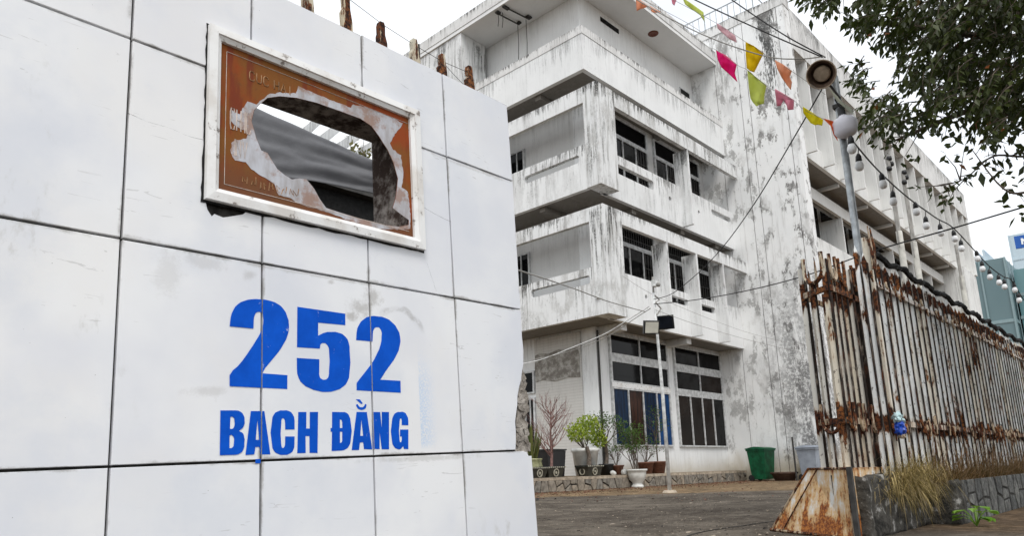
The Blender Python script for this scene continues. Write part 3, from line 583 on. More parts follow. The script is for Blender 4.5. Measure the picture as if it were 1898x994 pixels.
def tray(th, c, w, d, h):
    c = Vector(c); a, b = w/2, d/2
    p = MB().hexa([c+Vector((-a*.72, -b*.72, 0)), c+Vector((a*.72, -b*.72, 0)), c+Vector((a*.72, b*.72, 0)), c+Vector((-a*.72, b*.72, 0))], [c+Vector((-a*.95, -b*.95, h*.85)), c+Vector((a*.95, -b*.95, h*.85)), c+Vector((a*.95, b*.95, h*.85)), c+Vector((-a*.95, b*.95, h*.85))])
    o = p.build('pot', 'tray_glaze', th)
    MB().box(c.x-a, c.x+a, c.y-b, c.y+b, c.z+h*.852, c.z+h).build('rim', 'tray_glaze', o)
    q = MB(); q.lathe(c+Vector((0, -b*.84-.02, h*.42)), [(.10, 0), (.075, .0), (.075, .02), (.10, .02), (.10, 0)], 16, (0, 1, .12)); q.lathe(c+Vector((0, -b*.84-.02, h*.42)), [(0, 0), (.035, 0), (.035, .02)], 8, (0, 1, .12))
    for i in range(9): q.box(c.x-a*.92+i*a*.23, c.x-a*.92+i*a*.23+a*.12, c.y-b-.012, c.y-b-.001, c.z+h*.87, c.z+h*.97)
    for s in (-1, 1): q.lathe(c+Vector((-a*.84*1-.02 if s < 0 else a*.84+.02, 0, h*.42)), [(.09, 0), (.065, 0), (.065, .015), (.09, .015), (.09, 0)], 14, (1, 0, 0))
    q.build('relief', 'tray_relief', o)
PZ = .352
def gp(px, y=11.85): p = atY(px, 870, y); return Vector((p.x, y, PZ))
# sword plant in an olive jar
c = gp(986, 12.05); t = thing('potted_plant', c, 'snake plant with upright striped leaves in an olive glazed jar', 'potted plant', 'potted plants on the planter bed')
MB().lathe(c, [(0, 0), (.17, 0), (.25, .12), (.27, .28), (.24, .40), (.27, .43), (.27, .46), (.22, .46), (.2, .4), (0, .38)], 22).build('pot', 'ceramic_olive', t, True)
r = random.Random(5); q = MB()
for i in range(26):
    a = r.uniform(0, 6.28); b = c+Vector((math.cos(a)*r.uniform(0, .15), math.sin(a)*r.uniform(0, .15), .4)); d = Vector((math.cos(a)*.28, math.sin(a)*.28, 1)).normalized(); L = r.uniform(.55, 1.0); w = .035; s = Vector((-math.sin(a+.6), math.cos(a+.6), 0))
    ps = [b, b+d*L*.4+Vector((0, 0, .02)), b+d*L*.8, b+d*L]; q.add([ps[0]-s*w*.7, ps[0]+s*w*.7, ps[1]+s*w, ps[1]-s*w, ps[2]+s*w*.7, ps[2]-s*w*.7, ps[3]], [(0, 1, 2, 3), (3, 2, 4, 5), (5, 4, 6)])
q.build('leaves', 'leaf_sword', t)
# bare shrub in a glazed tray, black box behind
c = gp(1020, 11.72); t = thing('potted_plant', c, 'leafless reddish twiggy shrub in a dark glazed bonsai tray', 'potted plant', 'potted plants on the planter bed'); tray(t, c, .66, .42, .26)
q = MB(); r = random.Random(8); p0 = c+Vector((.05, 0, .24)); q.tube([p0, p0+Vector((.03, 0, .35)), p0+Vector((.0, 0, .7)), p0+Vector((.06, .02, 1.1)), p0+Vector((.04, 0, 1.65))], [.04, .034, .026, .016, .006], 6, False)
for i in range(34):
    h = r.uniform(.2, 1.35); a = r.uniform(0, 6.28); d = Vector((math.cos(a)*.85, math.sin(a)*.85, .7)).normalized(); branch(q, r, p0+Vector((.03, 0, h)), d, r.uniform(.34, .55)*(1.3-h*.5), .013, 2, .6, None, .2)
q.build('twigs', 'twig_pink', t)
c = gp(1030, 12.06); t = thing('planter_box', c, 'empty square black plastic planter behind the bare shrub', 'planter'); q = MB()
q.hexa([c+Vector(v) for v in ((-.3, -.03, 0), (.3, -.03, 0), (.3, .35, 0), (-.3, .35, 0))], [c+Vector(v) for v in ((-.36, -.06, .66), (.36, -.06, .66), (.36, .4, .66), (-.36, .4, .66))]).build('tub', 'black_plastic', t); MB().box(c.x-.38, c.x+.38, c.y-.08, c.y+.42, PZ+.664, PZ+.70).build('rim', 'black_plastic', t)
c = gp(990, 11.70); t = thing('bonsai_tray', c, 'empty dark glazed bonsai tray half hidden by the broken wall edge', 'plant pot'); tray(t, c, .62, .4, .25)
# lime shrub in the big white tub
c = gp(1086, 12.0); t = thing('potted_plant', c, 'bushy lime-green shrub in a large white ceramic tub', 'potted plant', 'potted plants on the planter bed'); pot_round(t, c, .27, .36, .72, 'ceramic_white'); r = random.Random(21)
q = MB(); tips = []
for i in range(5): branch(q, r, c+Vector((0, 0, .6)), Vector((r.uniform(-.6, .6), r.uniform(-.4, .4), 1)).normalized(), .38, .02, 2, .7, tips)
q.build('stem', 'bark_grey', t); q = MB(); foliage(q, r, [(c+Vector(o), R) for o, R in (((-.15, -.05, 1.2), (.5, .4, .32)), ((.25, -.05, 1.15), (.45, .4, .34)), ((-.45, -.1, 1.1), (.3, .25, .22)), ((.05, -.1, 1.42), (.36, .3, .2)), ((.5, -.1, .95), (.22, .25, .2)))], 1500, .085); q.build('foliage', 'leaf_lime', t)
c = gp(1092, 11.68); t = thing('bonsai_tray', c, 'dark glazed bonsai tray with a cut stump in front of the white tub', 'plant pot'); tray(t, c, .68, .42, .27)
MB().tube([c+Vector((.0, 0, .24)), c+Vector((.03, 0, .5)), c+Vector((-.03, .02, .75))], [.07, .055, .05], 8).build('stump', 'bark_grey', t)
# small tree in black tub
c = gp(1124, 11.9); t = thing('potted_plant', c, 'small leafy tree with a crooked trunk in a round black tub', 'potted plant', 'potted plants on the planter bed'); pot_round(t, c, .17, .2, .3, 'black_plastic'); r = random.Random(31); q = MB(); tips = []
q.tube([c+Vector(v) for v in ((0, 0, .25), (.06, 0, .55), (.02, 0, .85), (.05, 0, 1.0))], [.06, .05, .045, .035], 7, False)
for i in range(6): branch(q, r, c+Vector((.04, 0, .8+.03*i)), Vector((r.uniform(-1, 1), r.uniform(-.5, .5), .7)).normalized(), .36, .022, 2, .7, tips)
q.build('trunk', 'bark_grey', t); q = MB(); foliage(q, r, [(p, (.16, .16, .13)) for p in tips], 520, .07); q.build('foliage', 'leaf_mid', t)
# twiggy plant in red pot
c = gp(1143, 11.85); t = thing('potted_plant', c, 'sparse twiggy plant in a small brick-red pot', 'potted plant', 'potted plants on the planter bed'); pot_round(t, c, .14, .2, .26, 'terracotta'); r = random.Random(41); q = MB(); tips = []
for i in range(6): branch(q, r, c+Vector((0, 0, .22)), Vector((r.uniform(-.8, .8), r.uniform(-.5, .5), 1)).normalized(), .4, .013, 2, .7, tips)
q.build('twigs', 'bark_grey', t); q = MB(); foliage(q, r, [(p, (.08, .08, .07)) for p in tips], 170, .06); q.build('foliage', 'leaf_mid', t)
# white urn in front of the bed with a tall shrub
c = atY(1182, 903, 11.28); c.z = 0; t = thing('potted_plant', c, 'tall airy shrub in a white footed urn standing on the yard floor', 'potted plant', 'potted plants on the planter bed')
MB().lathe(c, [(0, 0), (.17, 0), (.17, .05), (.13, .09), (.14, .14), (.22, .22), (.25, .36), (.255, .43), (.29, .45), (.29, .49), (.25, .49), (.23, .43), (0, .42)], 24).build('pot', 'ceramic_white', t, True); r = random.Random(52); q = MB(); tips = []
for i in range(7): branch(q, r, c+Vector((r.uniform(-.1, .1), 0, .4)), Vector((r.uniform(-.5, .5), r.uniform(-.3, .3), 1.2)).normalized(), .6, .017, 2, .5, tips, .3)
q.build('stems', 'bark_grey', t); q = MB(); foliage(q, r, [(p, (.12, .12, .11)) for p in tips]+[(c+Vector((.05, 0, 1.55)), (.3, .25, .28))]*10, 900, .065); q.build('foliage', 'leaf_mid', t)
for px, s, lab in ((1197, 1., 'flowering twigs in a terracotta pot beside the white urn'), (1220, 1.05, 'slender sapling in a terracotta pot right of the white urn')):
    c = gp(px, 11.78); t = thing('potted_plant', c, lab, 'potted plant', 'potted plants on the planter bed'); pot_round(t, c, .17*s, .24*s, .33*s, 'terracotta'); r = random.Random(px); q = MB(); tips = []
    if px == 1220: q.tube([c+Vector((0, 0, .3)), c+Vector((-.01, 0, .8)), c+Vector((.02, 0, 1.1))], [.025, .02, .014], 6, False)
    for i in range(6): branch(q, r, c+Vector((0, 0, .28 if px == 1197 else .85+.04*i)), Vector((r.uniform(-.8, .8), r.uniform(-.5, .5), 1.)).normalized(), .42, .013, 2, .7, tips)
    q.build('stems', 'bark_grey', t); q = MB(); foliage(q, r, [(p, (.1, .1, .09)) for p in tips], 260, .06); q.build('foliage', 'leaf_mid', t)
for i, (px, s, l) in enumerate(((1136, .09, 'small pale rock between the pots, left one'), (1157, .12, 'pale rock beside the brick-red pot, right one'))):
    c = gp(px, 11.66); bm = bmesh.new(); bmesh.ops.create_icosphere(bm, subdivisions=2, radius=s)
    for vv in bm.verts: vv.co *= 1+.35*mnoise.noise(vv.co*9+Vector((i, 0, 0))); vv.co.z = vv.co.z*.8+s*.6
    me = bpy.data.meshes.new('rock'); bm.to_mesh(me); bm.free(); me.materials.append(MATS['ceramic_white']); o = bpy.data.objects.new('rock', me); COL.objects.link(o); o.location = c; tag(o, l, 'rock')

# ------------------------------------------------------------------ bins by the tower
def wheelie(c, w, h, mat, label, d=.62):
    t = thing('wheelie_bin', c, label, 'bin', 'bins by the tower wall'); c = Vector(c); a = w/2
    MB().hexa([c+Vector(v) for v in ((-a*.74, -d*.36, .06), (a*.74, -d*.36, .06), (a*.74, d*.36, .06), (-a*.74, d*.36, .06))], [c+Vector(v) for v in ((-a*.93, -d*.48, h*.86), (a*.93, -d*.48, h*.86), (a*.93, d*.48, h*.86), (-a*.93, d*.48, h*.86))]).build('tub', mat, t)
    MB().box(c.x-a*1.0, c.x+a*1.0, c.y-d*.52, c.y+d*.52, c.z+h*.862, c.z+h*.91).build('rim', mat, t)
    q = MB(); n = 6
    for i in range(n):
        f = lambda k: h*.912+.06*math.sin(math.pi*k/n)+.02
        y0, y1 = -d*.55+d*1.1*i/n, -d*.55+d*1.1*(i+1)/n; q.hexa([c+Vector(v) for v in ((-a*1.05, y0, h*.912), (a*1.05, y0, h*.912), (a*1.05, y1, h*.912), (-a*1.05, y1, h*.912))], [c+Vector(v) for v in ((-a*1.0, y0, f(i)), (a*1.0, y0, f(i)), (a*1.0, y1, f(i+1)), (-a*1.0, y1, f(i+1)))])
    q.build('lid', mat, t)
    MB().tube([c+Vector((-a*.9, d*.56, h*.93)), c+Vector((a*.9, d*.56, h*.93))], .018).build('handle', mat, t)
    for s in (-1, 1): MB().lathe(c+Vector((s*a*.70-.03, d*.40, .10)), [(0, 0), (.10, 0), (.10, .06), (0, .06)], 16, (1, 0, 0)).build('wheel', 'black_plastic', t)
pc = atX(1414, 893, 23.05); wheelie((23.0, 10.62, 0), .86, 1.12, 'bin_green', 'green wheeled rubbish bin against the blank tower wall')
wheelie((23.1, 9.0, 0), .92, 1.10, 'bin_grey', 'blue-grey wheeled bin half hidden behind the rusty gate pier')
c = Vector((22.9, 9.86, 0)); t = thing('basin_pot', c, 'wide low brown basin between the green and grey bins', 'plant pot'); MB().lathe(c, [(0, 0), (.30, 0), (.38, .2), (.43, .22), (.43, .27), (.36, .27), (.33, .2), (0, .18)], 24).build('basin', 'basin_brown', t, True)
tag(MB().tube([(22.6, 9.35, 0), (22.62, 9.36, 1.35)], .03).build('steel_post', 'grille'), 'thin dark upright post between the basin and the grey bin', 'post')

# ------------------------------------------------------------------ sign wall (gate wall with panels)
def wl(u, v, n): return W0 + WX*u + WU*v + WN*n
sw = thing('gate_wall', wl(-1.2, -.62, .1), 'white panelled gate wall with blue painted street number and address', 'wall')
OP = (-1.405, -.29, 1.19, 1.90)
T = .34
UL, UR, VB, VT = -4.2, .572, -.62, 2.303
cm = MB()
for a, b, c_, d_ in ((UL, OP[0], VB, VT), (OP[1], UR-.012, .9, VT), (OP[1], UR-.14, -.02, .52), (OP[1], UR-.02, .52, .9), (OP[1], UR, VB, -.02), (OP[0], OP[1], VB, OP[2]), (OP[0], OP[1], OP[3], VT)):
    cm.prism([rect(a, b, c_, d_)], wl, .024, T)
cm.build('core', 'mortar_dark', sw)
jm = MB()   # rough concrete lining of the opening
for lo in (rect(OP[1]-.004, OP[1]+.05, OP[2]-.02, OP[3]+.02), rect(OP[0]-.05, OP[0]+.004, OP[2]-.02, OP[3]+.02), rect(OP[0], OP[1], OP[2]-.05, OP[2]+.012), rect(OP[0], OP[1], OP[3]-.012, OP[3]+.05)): jm.prism([lo], wl, .02, T+.004)
jm.build('opening_lining', 'jamb_concrete', sw)
# crumbled edge at the broken right side
r = random.Random(17)
for k in range(26):
    v0 = -.01+k*.0205; half = .03+r.random()*.02; m_ = r.randint(5, 7); w_ = (.588-(.43+max(0, v0)*.22))
    for lay in range(2):
        cu_ = .43+max(0, v0)*.22+w_*(.3+.45*lay)+r.uniform(-.012, .012); pts = []
        for a_ in sorted(r.uniform(0, 6.283) for _ in range(m_)): pts.append((cu_+math.cos(a_)*half*r.uniform(.7, 1.15), v0+math.sin(a_)*half*r.uniform(.7, 1.2)))
        if v0 > .47 or len(pts) < 4: continue
        tl = r.uniform(-.35, .35); MB().prism([pts], lambda a, b, n, c=cu_, t_=tl: wl(a, b, n+(a-c)*t_), .006+.010*lay+r.uniform(0, .016), .20).build('broken_mortar', 'core_concrete', sw)
G = .0052
def panel(poly, jit=0.):
    d = rnd.uniform(-.0015, .0015); cx = sum(p[0] for p in poly)/len(poly); cy_ = sum(p[1] for p in poly)/len(poly); ch = .002
    m_ = MB(); m_.prism([poly], lambda a, b, n: wl(a, b, n), d+ch, .0235)
    inn = [(p[0]+(ch if p[0] < cx else -ch), p[1]+(ch if p[1] < cy_ else -ch)) for p in poly]; n = len(poly); tr = tessellate_polygon([[Vector((a, b, 0)) for a, b in inn]])
    m_.add([wl(a, b, d) for a, b in inn]+[wl(a, b, d+ch) for a, b in poly], [tuple(t) for t in tr]+[(i, (i+1) % n, n+(i+1) % n, n+i) for i in range(n)])
    m_.build('panel', 'panel_stone', sw)
def smooth2(pts): return [(p.x+.002*mnoise.noise(p*40), p.y+.002*mnoise.noise(p*40+Vector((3, 3, 3)))) for p in smoothpath([(a, b, 0) for a, b in pts], 6)]
def rp(u0, u1, v0, v1): return [(u0+G, v0+G), (u1-G, v0+G), (u1-G, v1-G), (u0+G, v1-G)]
cu = [-4.2, -3.58, -2.98, -2.385, -1.785, -1.191, -.60, 0.]
for a, b in zip(cu, cu[1:]): panel(rp(a, b, VB, 0.)); panel(rp(a, b, 0., .878))
panel([(G, VB), (.58, VB), (.576, -.035), (.55, -.035), (.535, -.012), (.50, -G), (G, -G)])
panel([(G, G), (.43, G), (.437, .05), (.448, .11), (.447, .17), (.462, .22), (.478, .27), (.487, .33), (.505, .38), (.53, .43), (.54, .47), (.562, .53), (.574, .62), (.568, .70), (.575, .878-G), (G, .878-G)])
panel([(G, .878+G), (.574, .878+G), (.586, 1.55), (.59, 1.757-G), (G, 1.757-G)])
panel([(G, 1.757+G), (.59, 1.757+G), (.587, 2.313), (G, 2.313)])
for a, b in zip(cu[:4], cu[1:5]): panel(rp(a, b, .878, 1.757))
panel([(-1.785+G, .878+G), (-1.191-G, .878+G), (-1.191-G, 1.118), (-1.262, 1.113), (-1.285, 1.09), (-1.33, 1.072), (-1.375, 1.055), (-1.415, 1.062), (-1.43, 1.048), (-1.45, 1.075), (-1.462, 1.12), (-1.45, 1.757-G), (-1.785+G, 1.757-G)])
panel([(-1.191+G, .878+G), (-.6-G, .878+G), (-.6-G, 1.14), (-.9, 1.135), (-1.191+G, 1.14)])
panel([(-.6+G, .878+G), (-G, .878+G), (-G, 1.757-G), (-.262, 1.757-G), (-.262, 1.14), (-.6+G, 1.14)])
panel(rp(-4.2, -2.98, 1.757, 2.313)); panel(rp(-2.98, -1.785, 1.757, 2.313))
panel([(-1.785+G, 1.757+G), (-1.445, 1.757+G), (-1.445, 1.945), (-1.254-G, 1.945), (-1.254-G, 2.313), (-1.785+G, 2.313)])
panel(rp(-1.254, -.606, 1.945, 2.313))
panel([(-.606+G, 1.945), (-.262, 1.945), (-.262, 1.757+G), (-G, 1.757+G), (-G, 2.313), (-.606+G, 2.313)])
# hairline cracks
def crack(pts, w=.0014): MB().tube([wl(a, b, .0002) for a, b in smooth2(pts)], [w*(.45+.35*rnd.random()) for _ in smooth2(pts)], 4).build('crack', 'mortar_dark', sw)
pxw = lambda x, y: None
crack([(-1.785, 1.416), (-1.70, 1.404), (-1.62, 1.406), (-1.54, 1.394), (-1.475, 1.398)], .0022)
crack([(-.225, 1.39), (-.1, 1.36), (.0, 1.345), (.12, 1.34), (.25, 1.30), (.36, 1.29)])
crack([(.40, 1.60), (.44, 1.5), (.47, 1.38), (.475, 1.22), (.46, 1.1), (.435, 1.0), (.43, .89)])
crack([(.40, 1.60), (.48, 1.62), (.55, 1.57)], .001); crack([(.2, 1.72), (.28, 1.6), (.36, 1.5), (.33, 1.42), (.26, 1.40)], .001); crack([(-.2, 1.06), (-.17, .98), (-.14, .9)], .001)
# painted number and address (cut where the joints run through)
GLY = {'d2a':[[(-1340,571),(-1336,611),(-1324,646),(-1305,673),(-1275,692),(-1240,704),(-1199,709),(-1151,708),(-1114,698),(-1087,679),(-1068,647),(-1059,607),(-1065,561),(-1087,514),(-1119,467),(-1150,430),(-1176,399),(-1189,376),(-1067,374),(-1068,311),(-1336,313),(-1337,360),(-1301,401),(-1263,451),(-1233,497),(-1208,538),(-1191,579),(-1185,614),(-1188,643),(-1202,652),(-1216,648),(-1226,634),(-1231,609),(-1232,572)]],'d5':[[(-1015,698),(-751,696),(-752,638),(-905,634),(-906,571),(-876,587),(-833,596),(-790,596),(-753,580),(-735,554),(-730,512),(-734,399),(-746,361),(-771,334),(-814,314),(-862,305),(-909,308),(-955,320),(-988,337),(-1010,364),(-1019,404),(-1019,456),(-901,458),(-902,400),(-900,375),(-888,364),(-873,363),(-859,369),(-851,382),(-849,403),(-847,503),(-853,526),(-867,538),(-882,537),(-894,528),(-898,509),(-1018,506)]],'d2b':[[(-690,569),(-686,608),(-671,648),(-641,680),(-600,700),(-552,705),(-504,702),(-459,682),(-428,651),(-412,612),(-416,565),(-441,511),(-478,463),(-515,422),(-540,389),(-550,378),(-420,378),(-421,316),(-694,319),(-693,355),(-649,403),(-601,455),(-566,508),(-540,560),(-533,600),(-534,634),(-547,648),(-565,647),(-580,635),(-587,612),(-591,570)]],'B':[[(-1374,211),(-1308,212),(-1287,207),(-1273,192),(-1268,171),(-1271,148),(-1280,135),(-1293,126),(-1278,119),(-1270,105),(-1268,76),(-1272,49),(-1287,33),(-1310,28),(-1373,28)],[(-1331,184),(-1322,186),(-1314,180),(-1312,162),(-1315,141),(-1322,135),(-1332,135)],[(-1333,108),(-1324,110),(-1316,103),(-1313,85),(-1315,63),(-1323,56),(-1333,56)]],'A':[[(-1240,210),(-1178,211),(-1149,25),(-1195,26),(-1200,58),(-1218,58),(-1223,27),(-1262,26)],[(-1210,176),(-1201,88),(-1217,88)]],'dot':[[(-1217,7),(-1191,8),(-1193,-11),(-1218,-10)]],'C':[[(-1085,215),(-1060,213),(-1041,198),(-1032,172),(-1032,131),(-1078,131),(-1079,162),(-1083,177),(-1089,182),(-1095,177),(-1097,162),(-1098,68),(-1095,54),(-1089,50),(-1083,55),(-1079,68),(-1078,101),(-1032,100),(-1033,67),(-1039,41),(-1055,26),(-1085,21),(-1113,26),(-1133,41),(-1141,64),(-1141,172),(-1134,195),(-1116,210)]],'H':[[(-1013,209),(-972,210),(-973,135),(-955,135),(-954,210),(-911,211),(-916,24),(-957,26),(-957,101),(-977,101),(-977,26),(-1019,26)]],'D':[[(-835,212),(-780,212),(-753,208),(-739,191),(-733,169),(-735,76),(-744,54),(-762,38),(-790,32),(-841,31),(-837,120),(-845,120),(-845,137),(-837,137)],[(-793,178),(-783,174),(-780,163),(-780,137),(-794,137)],[(-794,120),(-781,119),(-782,77),(-785,70),(-795,67)]],'A2':[[(-697,214),(-637,214),(-611,33),(-659,35),(-663,68),(-682,67),(-688,32),(-730,32)],[(-670,179),(-662,99),(-679,99)]],'grave':[[(-700,275),(-676,275),(-660,257),(-668,252)]],'breve':[[(-700,248),(-690,252),(-684,243),(-668,237),(-652,243),(-645,254),(-637,250),(-643,234),(-656,226),(-680,226),(-694,235)]],'N':[[(-601,215),(-556,215),(-549,132),(-546,216),(-501,216),(-508,31),(-553,32),(-563,116),(-566,33),(-608,35)]],'G':[[(-430,217),(-404,216),(-387,201),(-378,175),(-379,150),(-422,150),(-421,175),(-424,185),(-433,181),(-435,170),(-440,77),(-437,64),(-430,65),(-425,77),(-424,93),(-436,93),(-434,128),(-380,128),(-385,29),(-413,30),(-418,44),(-434,31),(-455,31),(-478,45),(-488,72),(-484,169),(-474,197),(-454,214)]]}
def smooth_loop(l):
    out = []; n = len(l)
    for i in range(n):
        p0, p1, p2, p3 = (Vector(l[(i+k-1) % n]) for k in range(4)); a1 = (p1-p0).angle(p2-p1, 0) if (p1-p0).length and (p2-p1).length else 0; a2 = (p2-p1).angle(p3-p2, 0)
        out.append(tuple(p1/1000))
        if .05 < a1 < .75 and .05 < a2 < .75: m_ = (p1+p2)/2 + ((p1-p0).normalized()-(p3-p2).normalized())*(p2-p1).length*.11; out.append(tuple(m_/1000))
    return out
for k, loops in GLY.items():
    m_ = MB(); m_.prism([smooth_loop(l) for l in loops], wl, -.0026, -.0019)
    nm = 'number_digit' if k[0] == 'd' and k != 'dot' else 'accent_mark' if k in ('dot', 'grave', 'breve') else 'letter'
    o = m_.build(nm, 'number_paint', sw)
    bm = bmesh.new(); bm.from_mesh(o.data); b0 = BASE[sw.name]
    for uj in (-1.191, -.60):
        for s in (-1, 1): bmesh.ops.bisect_plane(bm, geom=bm.verts[:]+bm.edges[:]+bm.faces[:], plane_co=wl(uj+s*.003, 0, 0)-b0, plane_no=WX)
        bmesh.ops.delete(bm, geom=[f for f in bm.faces if abs((f.calc_center_median()+b0-W0).dot(WX)-uj) < .0029], context='FACES')
    bm.to_mesh(o.data); bm.free()
# sawn-off iron posts on the wall
for i, (a, h) in enumerate(((-.905, .30), (-.66, .29), (-.418, .205), (-.166, .205), (.06, .20), (.303, .215))):
    q = MB(); w = .022; r = random.Random(60+i); pts = [(-w*1.4, 0), (w*1.4, 0), (w*1.3, h*.35), (w*1.0, h*.6), (w*1.05, h*.9), (w*.6, h), (-w*.5, h*.985), (-w*.9, h*.85), (-w*.8, h*.62), (-w*1.45, h*.5)]
    pts = [(p[0]+r.uniform(-.004, .004)+p[1]*-.03, p[1]) for p in pts]; q.prism([pts], lambda x, y, n: wl(a+x, 2.300+y, .06+n), -.016, .016); q.build('iron_stub', 'stub_paint', sw)
MB().tube([wl(-.66, 2.56, .06), wl(-.40, 2.50, .06), wl(-.15, 2.47, .06), wl(.06, 2.455, .06), wl(.3, 2.47, .06)], .0022, 4).tube([wl(-.11, 2.31, .08), wl(-.112, 2.51, .08)], .006, 5).tube([wl(.06, 2.455, .06), wl(.16, 2.40, .06), wl(.25, 2.36, .06)], .002, 4).build('iron_wire', 'grille', sw)

# ------------------------------------------------------------------ broken sign in the wall
sg = thing('broken_sign', wl(-.85, 1.12, 0), 'rusty brown sign plaque with a jagged hole in a white metal frame', 'sign')
FO, FI = (-1.467, -.226, 1.118, 1.968), (-1.408, -.292, 1.180, 1.908)
def fr(name, o, i, mat, n0, n1, n2):
    O = [(o[0], o[2]), (o[1], o[2]), (o[1], o[3]), (o[0], o[3])]; I = [(i[0], i[2]), (i[1], i[2]), (i[1], i[3]), (i[0], i[3])]
    for k in range(4):
        a, b, c_, d_ = O[k], O[(k+1) % 4], I[(k+1) % 4], I[k]; mid = lambda p, q, t: (p[0]+(q[0]-p[0])*t, p[1]+(q[1]-p[1])*t)
        e, f_ = mid(a, d_, .62), mid(b, c_, .62); e2, f2 = mid(a, d_, .66), mid(b, c_, .66)
        vs = [wl(*a, n2), wl(*b, n2), wl(*c_, n2), wl(*d_, n2), wl(*a, n0), wl(*b, n0), wl(*f_, n0-.004), wl(*e, n0-.004), wl(*f2, n0+.004), wl(*e2, n0+.004), wl(*c_, n1), wl(*d_, n1)]
        MB().add(vs, [(0, 3, 2, 1), (4, 5, 6, 7), (7, 6, 8, 9), (9, 8, 10, 11), (0, 1, 5, 4), (3, 11, 10, 2), (0, 4, 7, 9, 11, 3), (1, 2, 10, 8, 6, 5)]).build(name, mat, sg)
fr('frame', FO, FI, 'frame_white', -.030, -.016, .010)
r = random.Random(90); ring = []
def ragged(a, b, amp, n=26): return [(a[0]+(b[0]-a[0])*i/n+r.uniform(-amp, amp), a[1]+(b[1]-a[1])*i/n+r.uniform(-amp, amp)) for i in range(n)]
e = .010; O = [(FO[0]-e, FO[2]-e), (FO[1]+e, FO[2]-e), (FO[1]+e, FO[3]+e), (FO[0]-e*.6, FO[3]+e)]
MB().prism([sum((ragged(O[k], O[(k+1) % 4], .004) for k in range(4)), []), rect(FO[0]+.02, FO[1]-.02, FO[2]+.02, FO[3]-.02)], wl, -.004, .004).build('shadow_gap', 'asphaltic_black', sg)  # black ring drawn in as the shadow gap behind the frame
HOLE = [(-1249,1564),(-1237,1624),(-1207,1667),(-1169,1713),(-1105,1746),(-1011,1772),(-900,1786),(-753,1790),(-628,1791),(-557,1772),(-509,1729),(-485,1700),(-453,1667),(-413,1598),(-386,1511),(-405,1398),(-430,1328),(-366,1300),(-320,1283),(-322,1254),(-387,1229),(-487,1217),(-614,1216),(-764,1222),(-851,1228),(-885,1264),(-919,1314),(-960,1351),(-1000,1345),(-1040,1329),(-1079,1341),(-1117,1361),(-1145,1397),(-1168,1428),(-1199,1431),(-1224,1485)]
FLAKE = [(-1225,1660),(-1169,1730),(-1105,1767),(-1018,1796),(-1004,1842),(-942,1838),(-841,1835),(-690,1833),(-674,1858),(-594,1875),(-495,1874),(-375,1871),(-331,1863),(-378,1802),(-434,1709),(-415,1678),(-358,1659),(-346,1559),(-359,1467),(-316,1449),(-305,1307),(-310,1276),(-308,1232),(-488,1189),(-706,1189),(-879,1208),(-1001,1211),(-1066,1232),(-1111,1227),(-1130,1277),(-1180,1301),(-1247,1319),(-1277,1346),(-1329,1343),(-1349,1373),(-1345,1422),(-1331,1444),(-1301,1448),(-1272,1469),(-1269,1507),(-1296,1504),(-1338,1515),(-1355,1539),(-1348,1585),(-1333,1584),(-1309,1580),(-1274,1655)]
def k3(l): return [(a/1000, b/1000) for a, b in l]
def rag2(l, amp, seed):
    r_ = random.Random(seed); out = []
    for i in range(len(l)):
        a, b = Vector(l[i]), Vector(l[(i+1) % len(l)]); n = max(1, int((b-a).length/.014))
        for k in range(n): p = a.lerp(b, k/n); out.append((p.x+(r_.uniform(-amp, amp)), p.y+r_.uniform(-amp, amp)))
    return out
hole = k3(HOLE)
pq = MB().prism([rect(-1.43, -.27, 1.16, 1.93), hole], wl, .000, .0012).build('plaque', 'plaque_rust', sg)
c0 = Vector((-.85, 1.53)); hole2 = [tuple(c0+(Vector(p)-c0)*1.004) for p in hole]
MB().prism([rag2(k3(FLAKE), .0035, 4), hole2], wl, -.0012, -.0004).build('flaked_paint', 'plaque_bare', pq)
q = MB(); e = .012
for a, b in (((-1.375, 1.215), (-1.375, 1.875)), ((-1.375, 1.875), (-.30, 1.875)), ((-1.375, 1.215), (-.32, 1.215))): q.tube([wl(*a, -.0012), wl(*b, -.0012)], .0016, 4)
q.build('border_line', 'plaque_ghost_pale', pq)
STR = {'C': [[(1, .8), (.8, 1), (.2, 1), (0, .8), (0, .2), (.2, 0), (.8, 0), (1, .2)]], 'U': [[(0, 1), (0, .2), (.2, 0), (.8, 0), (1, .2), (1, 1)]], 'H': [[(0, 0), (0, 1)], [(1, 0), (1, 1)], [(0, .5), (1, .5)]], 'I': [[(.5, 0), (.5, 1)]], 'A': [[(0, 0), (.5, 1), (1, 0)], [(.2, .35), (.8, .35)]], 'N': [[(0, 0), (0, 1), (1, 0), (1, 1)]], 'V': [[(0, 1), (.5, 0), (1, 1)]], '.': [[(.45, -.18), (.55, -.18)]], '?': [[(.2, 1.15), (.55, 1.28), (.5, 1.12)]], ' ': []}
def ghost(txt, u, v, h, w, mat, wd):
    q = MB()
    for ch in txt:
        for st in STR[ch]: q.tube([wl(u+x*w*.68, v+y*h, -.0008) for x, y in st], wd, 4)
        if ch not in '.?': u += w*(.55 if ch in 'I ' else 1)
        if ch == 'C' and False: pass
    if q.v: q.build('faded_lettering', mat, pq)
ghost('CUC HAI', -1.262, 1.775, .046, .036, 'plaque_ghost', .0032)
ghost('CHIC', -1.352, 1.492, .105, .030, 'plaque_ghost_pale', .0030); ghost('INV', -1.338, 1.365, .082, .030, 'plaque_ghost_pale', .0030)
r = random.Random(77); q = MB()
for i in range(14):
    u = -1.29+i*.0135*1.6; v = 1.245+r.uniform(-.008, .008); q.tube([wl(u, v, -.0006), wl(u+r.uniform(-.006, .006), v+r.uniform(.02, .042), -.0006), wl(u+r.uniform(.0, .016), v+r.uniform(.0, .03), -.0006)], .0026, 4)
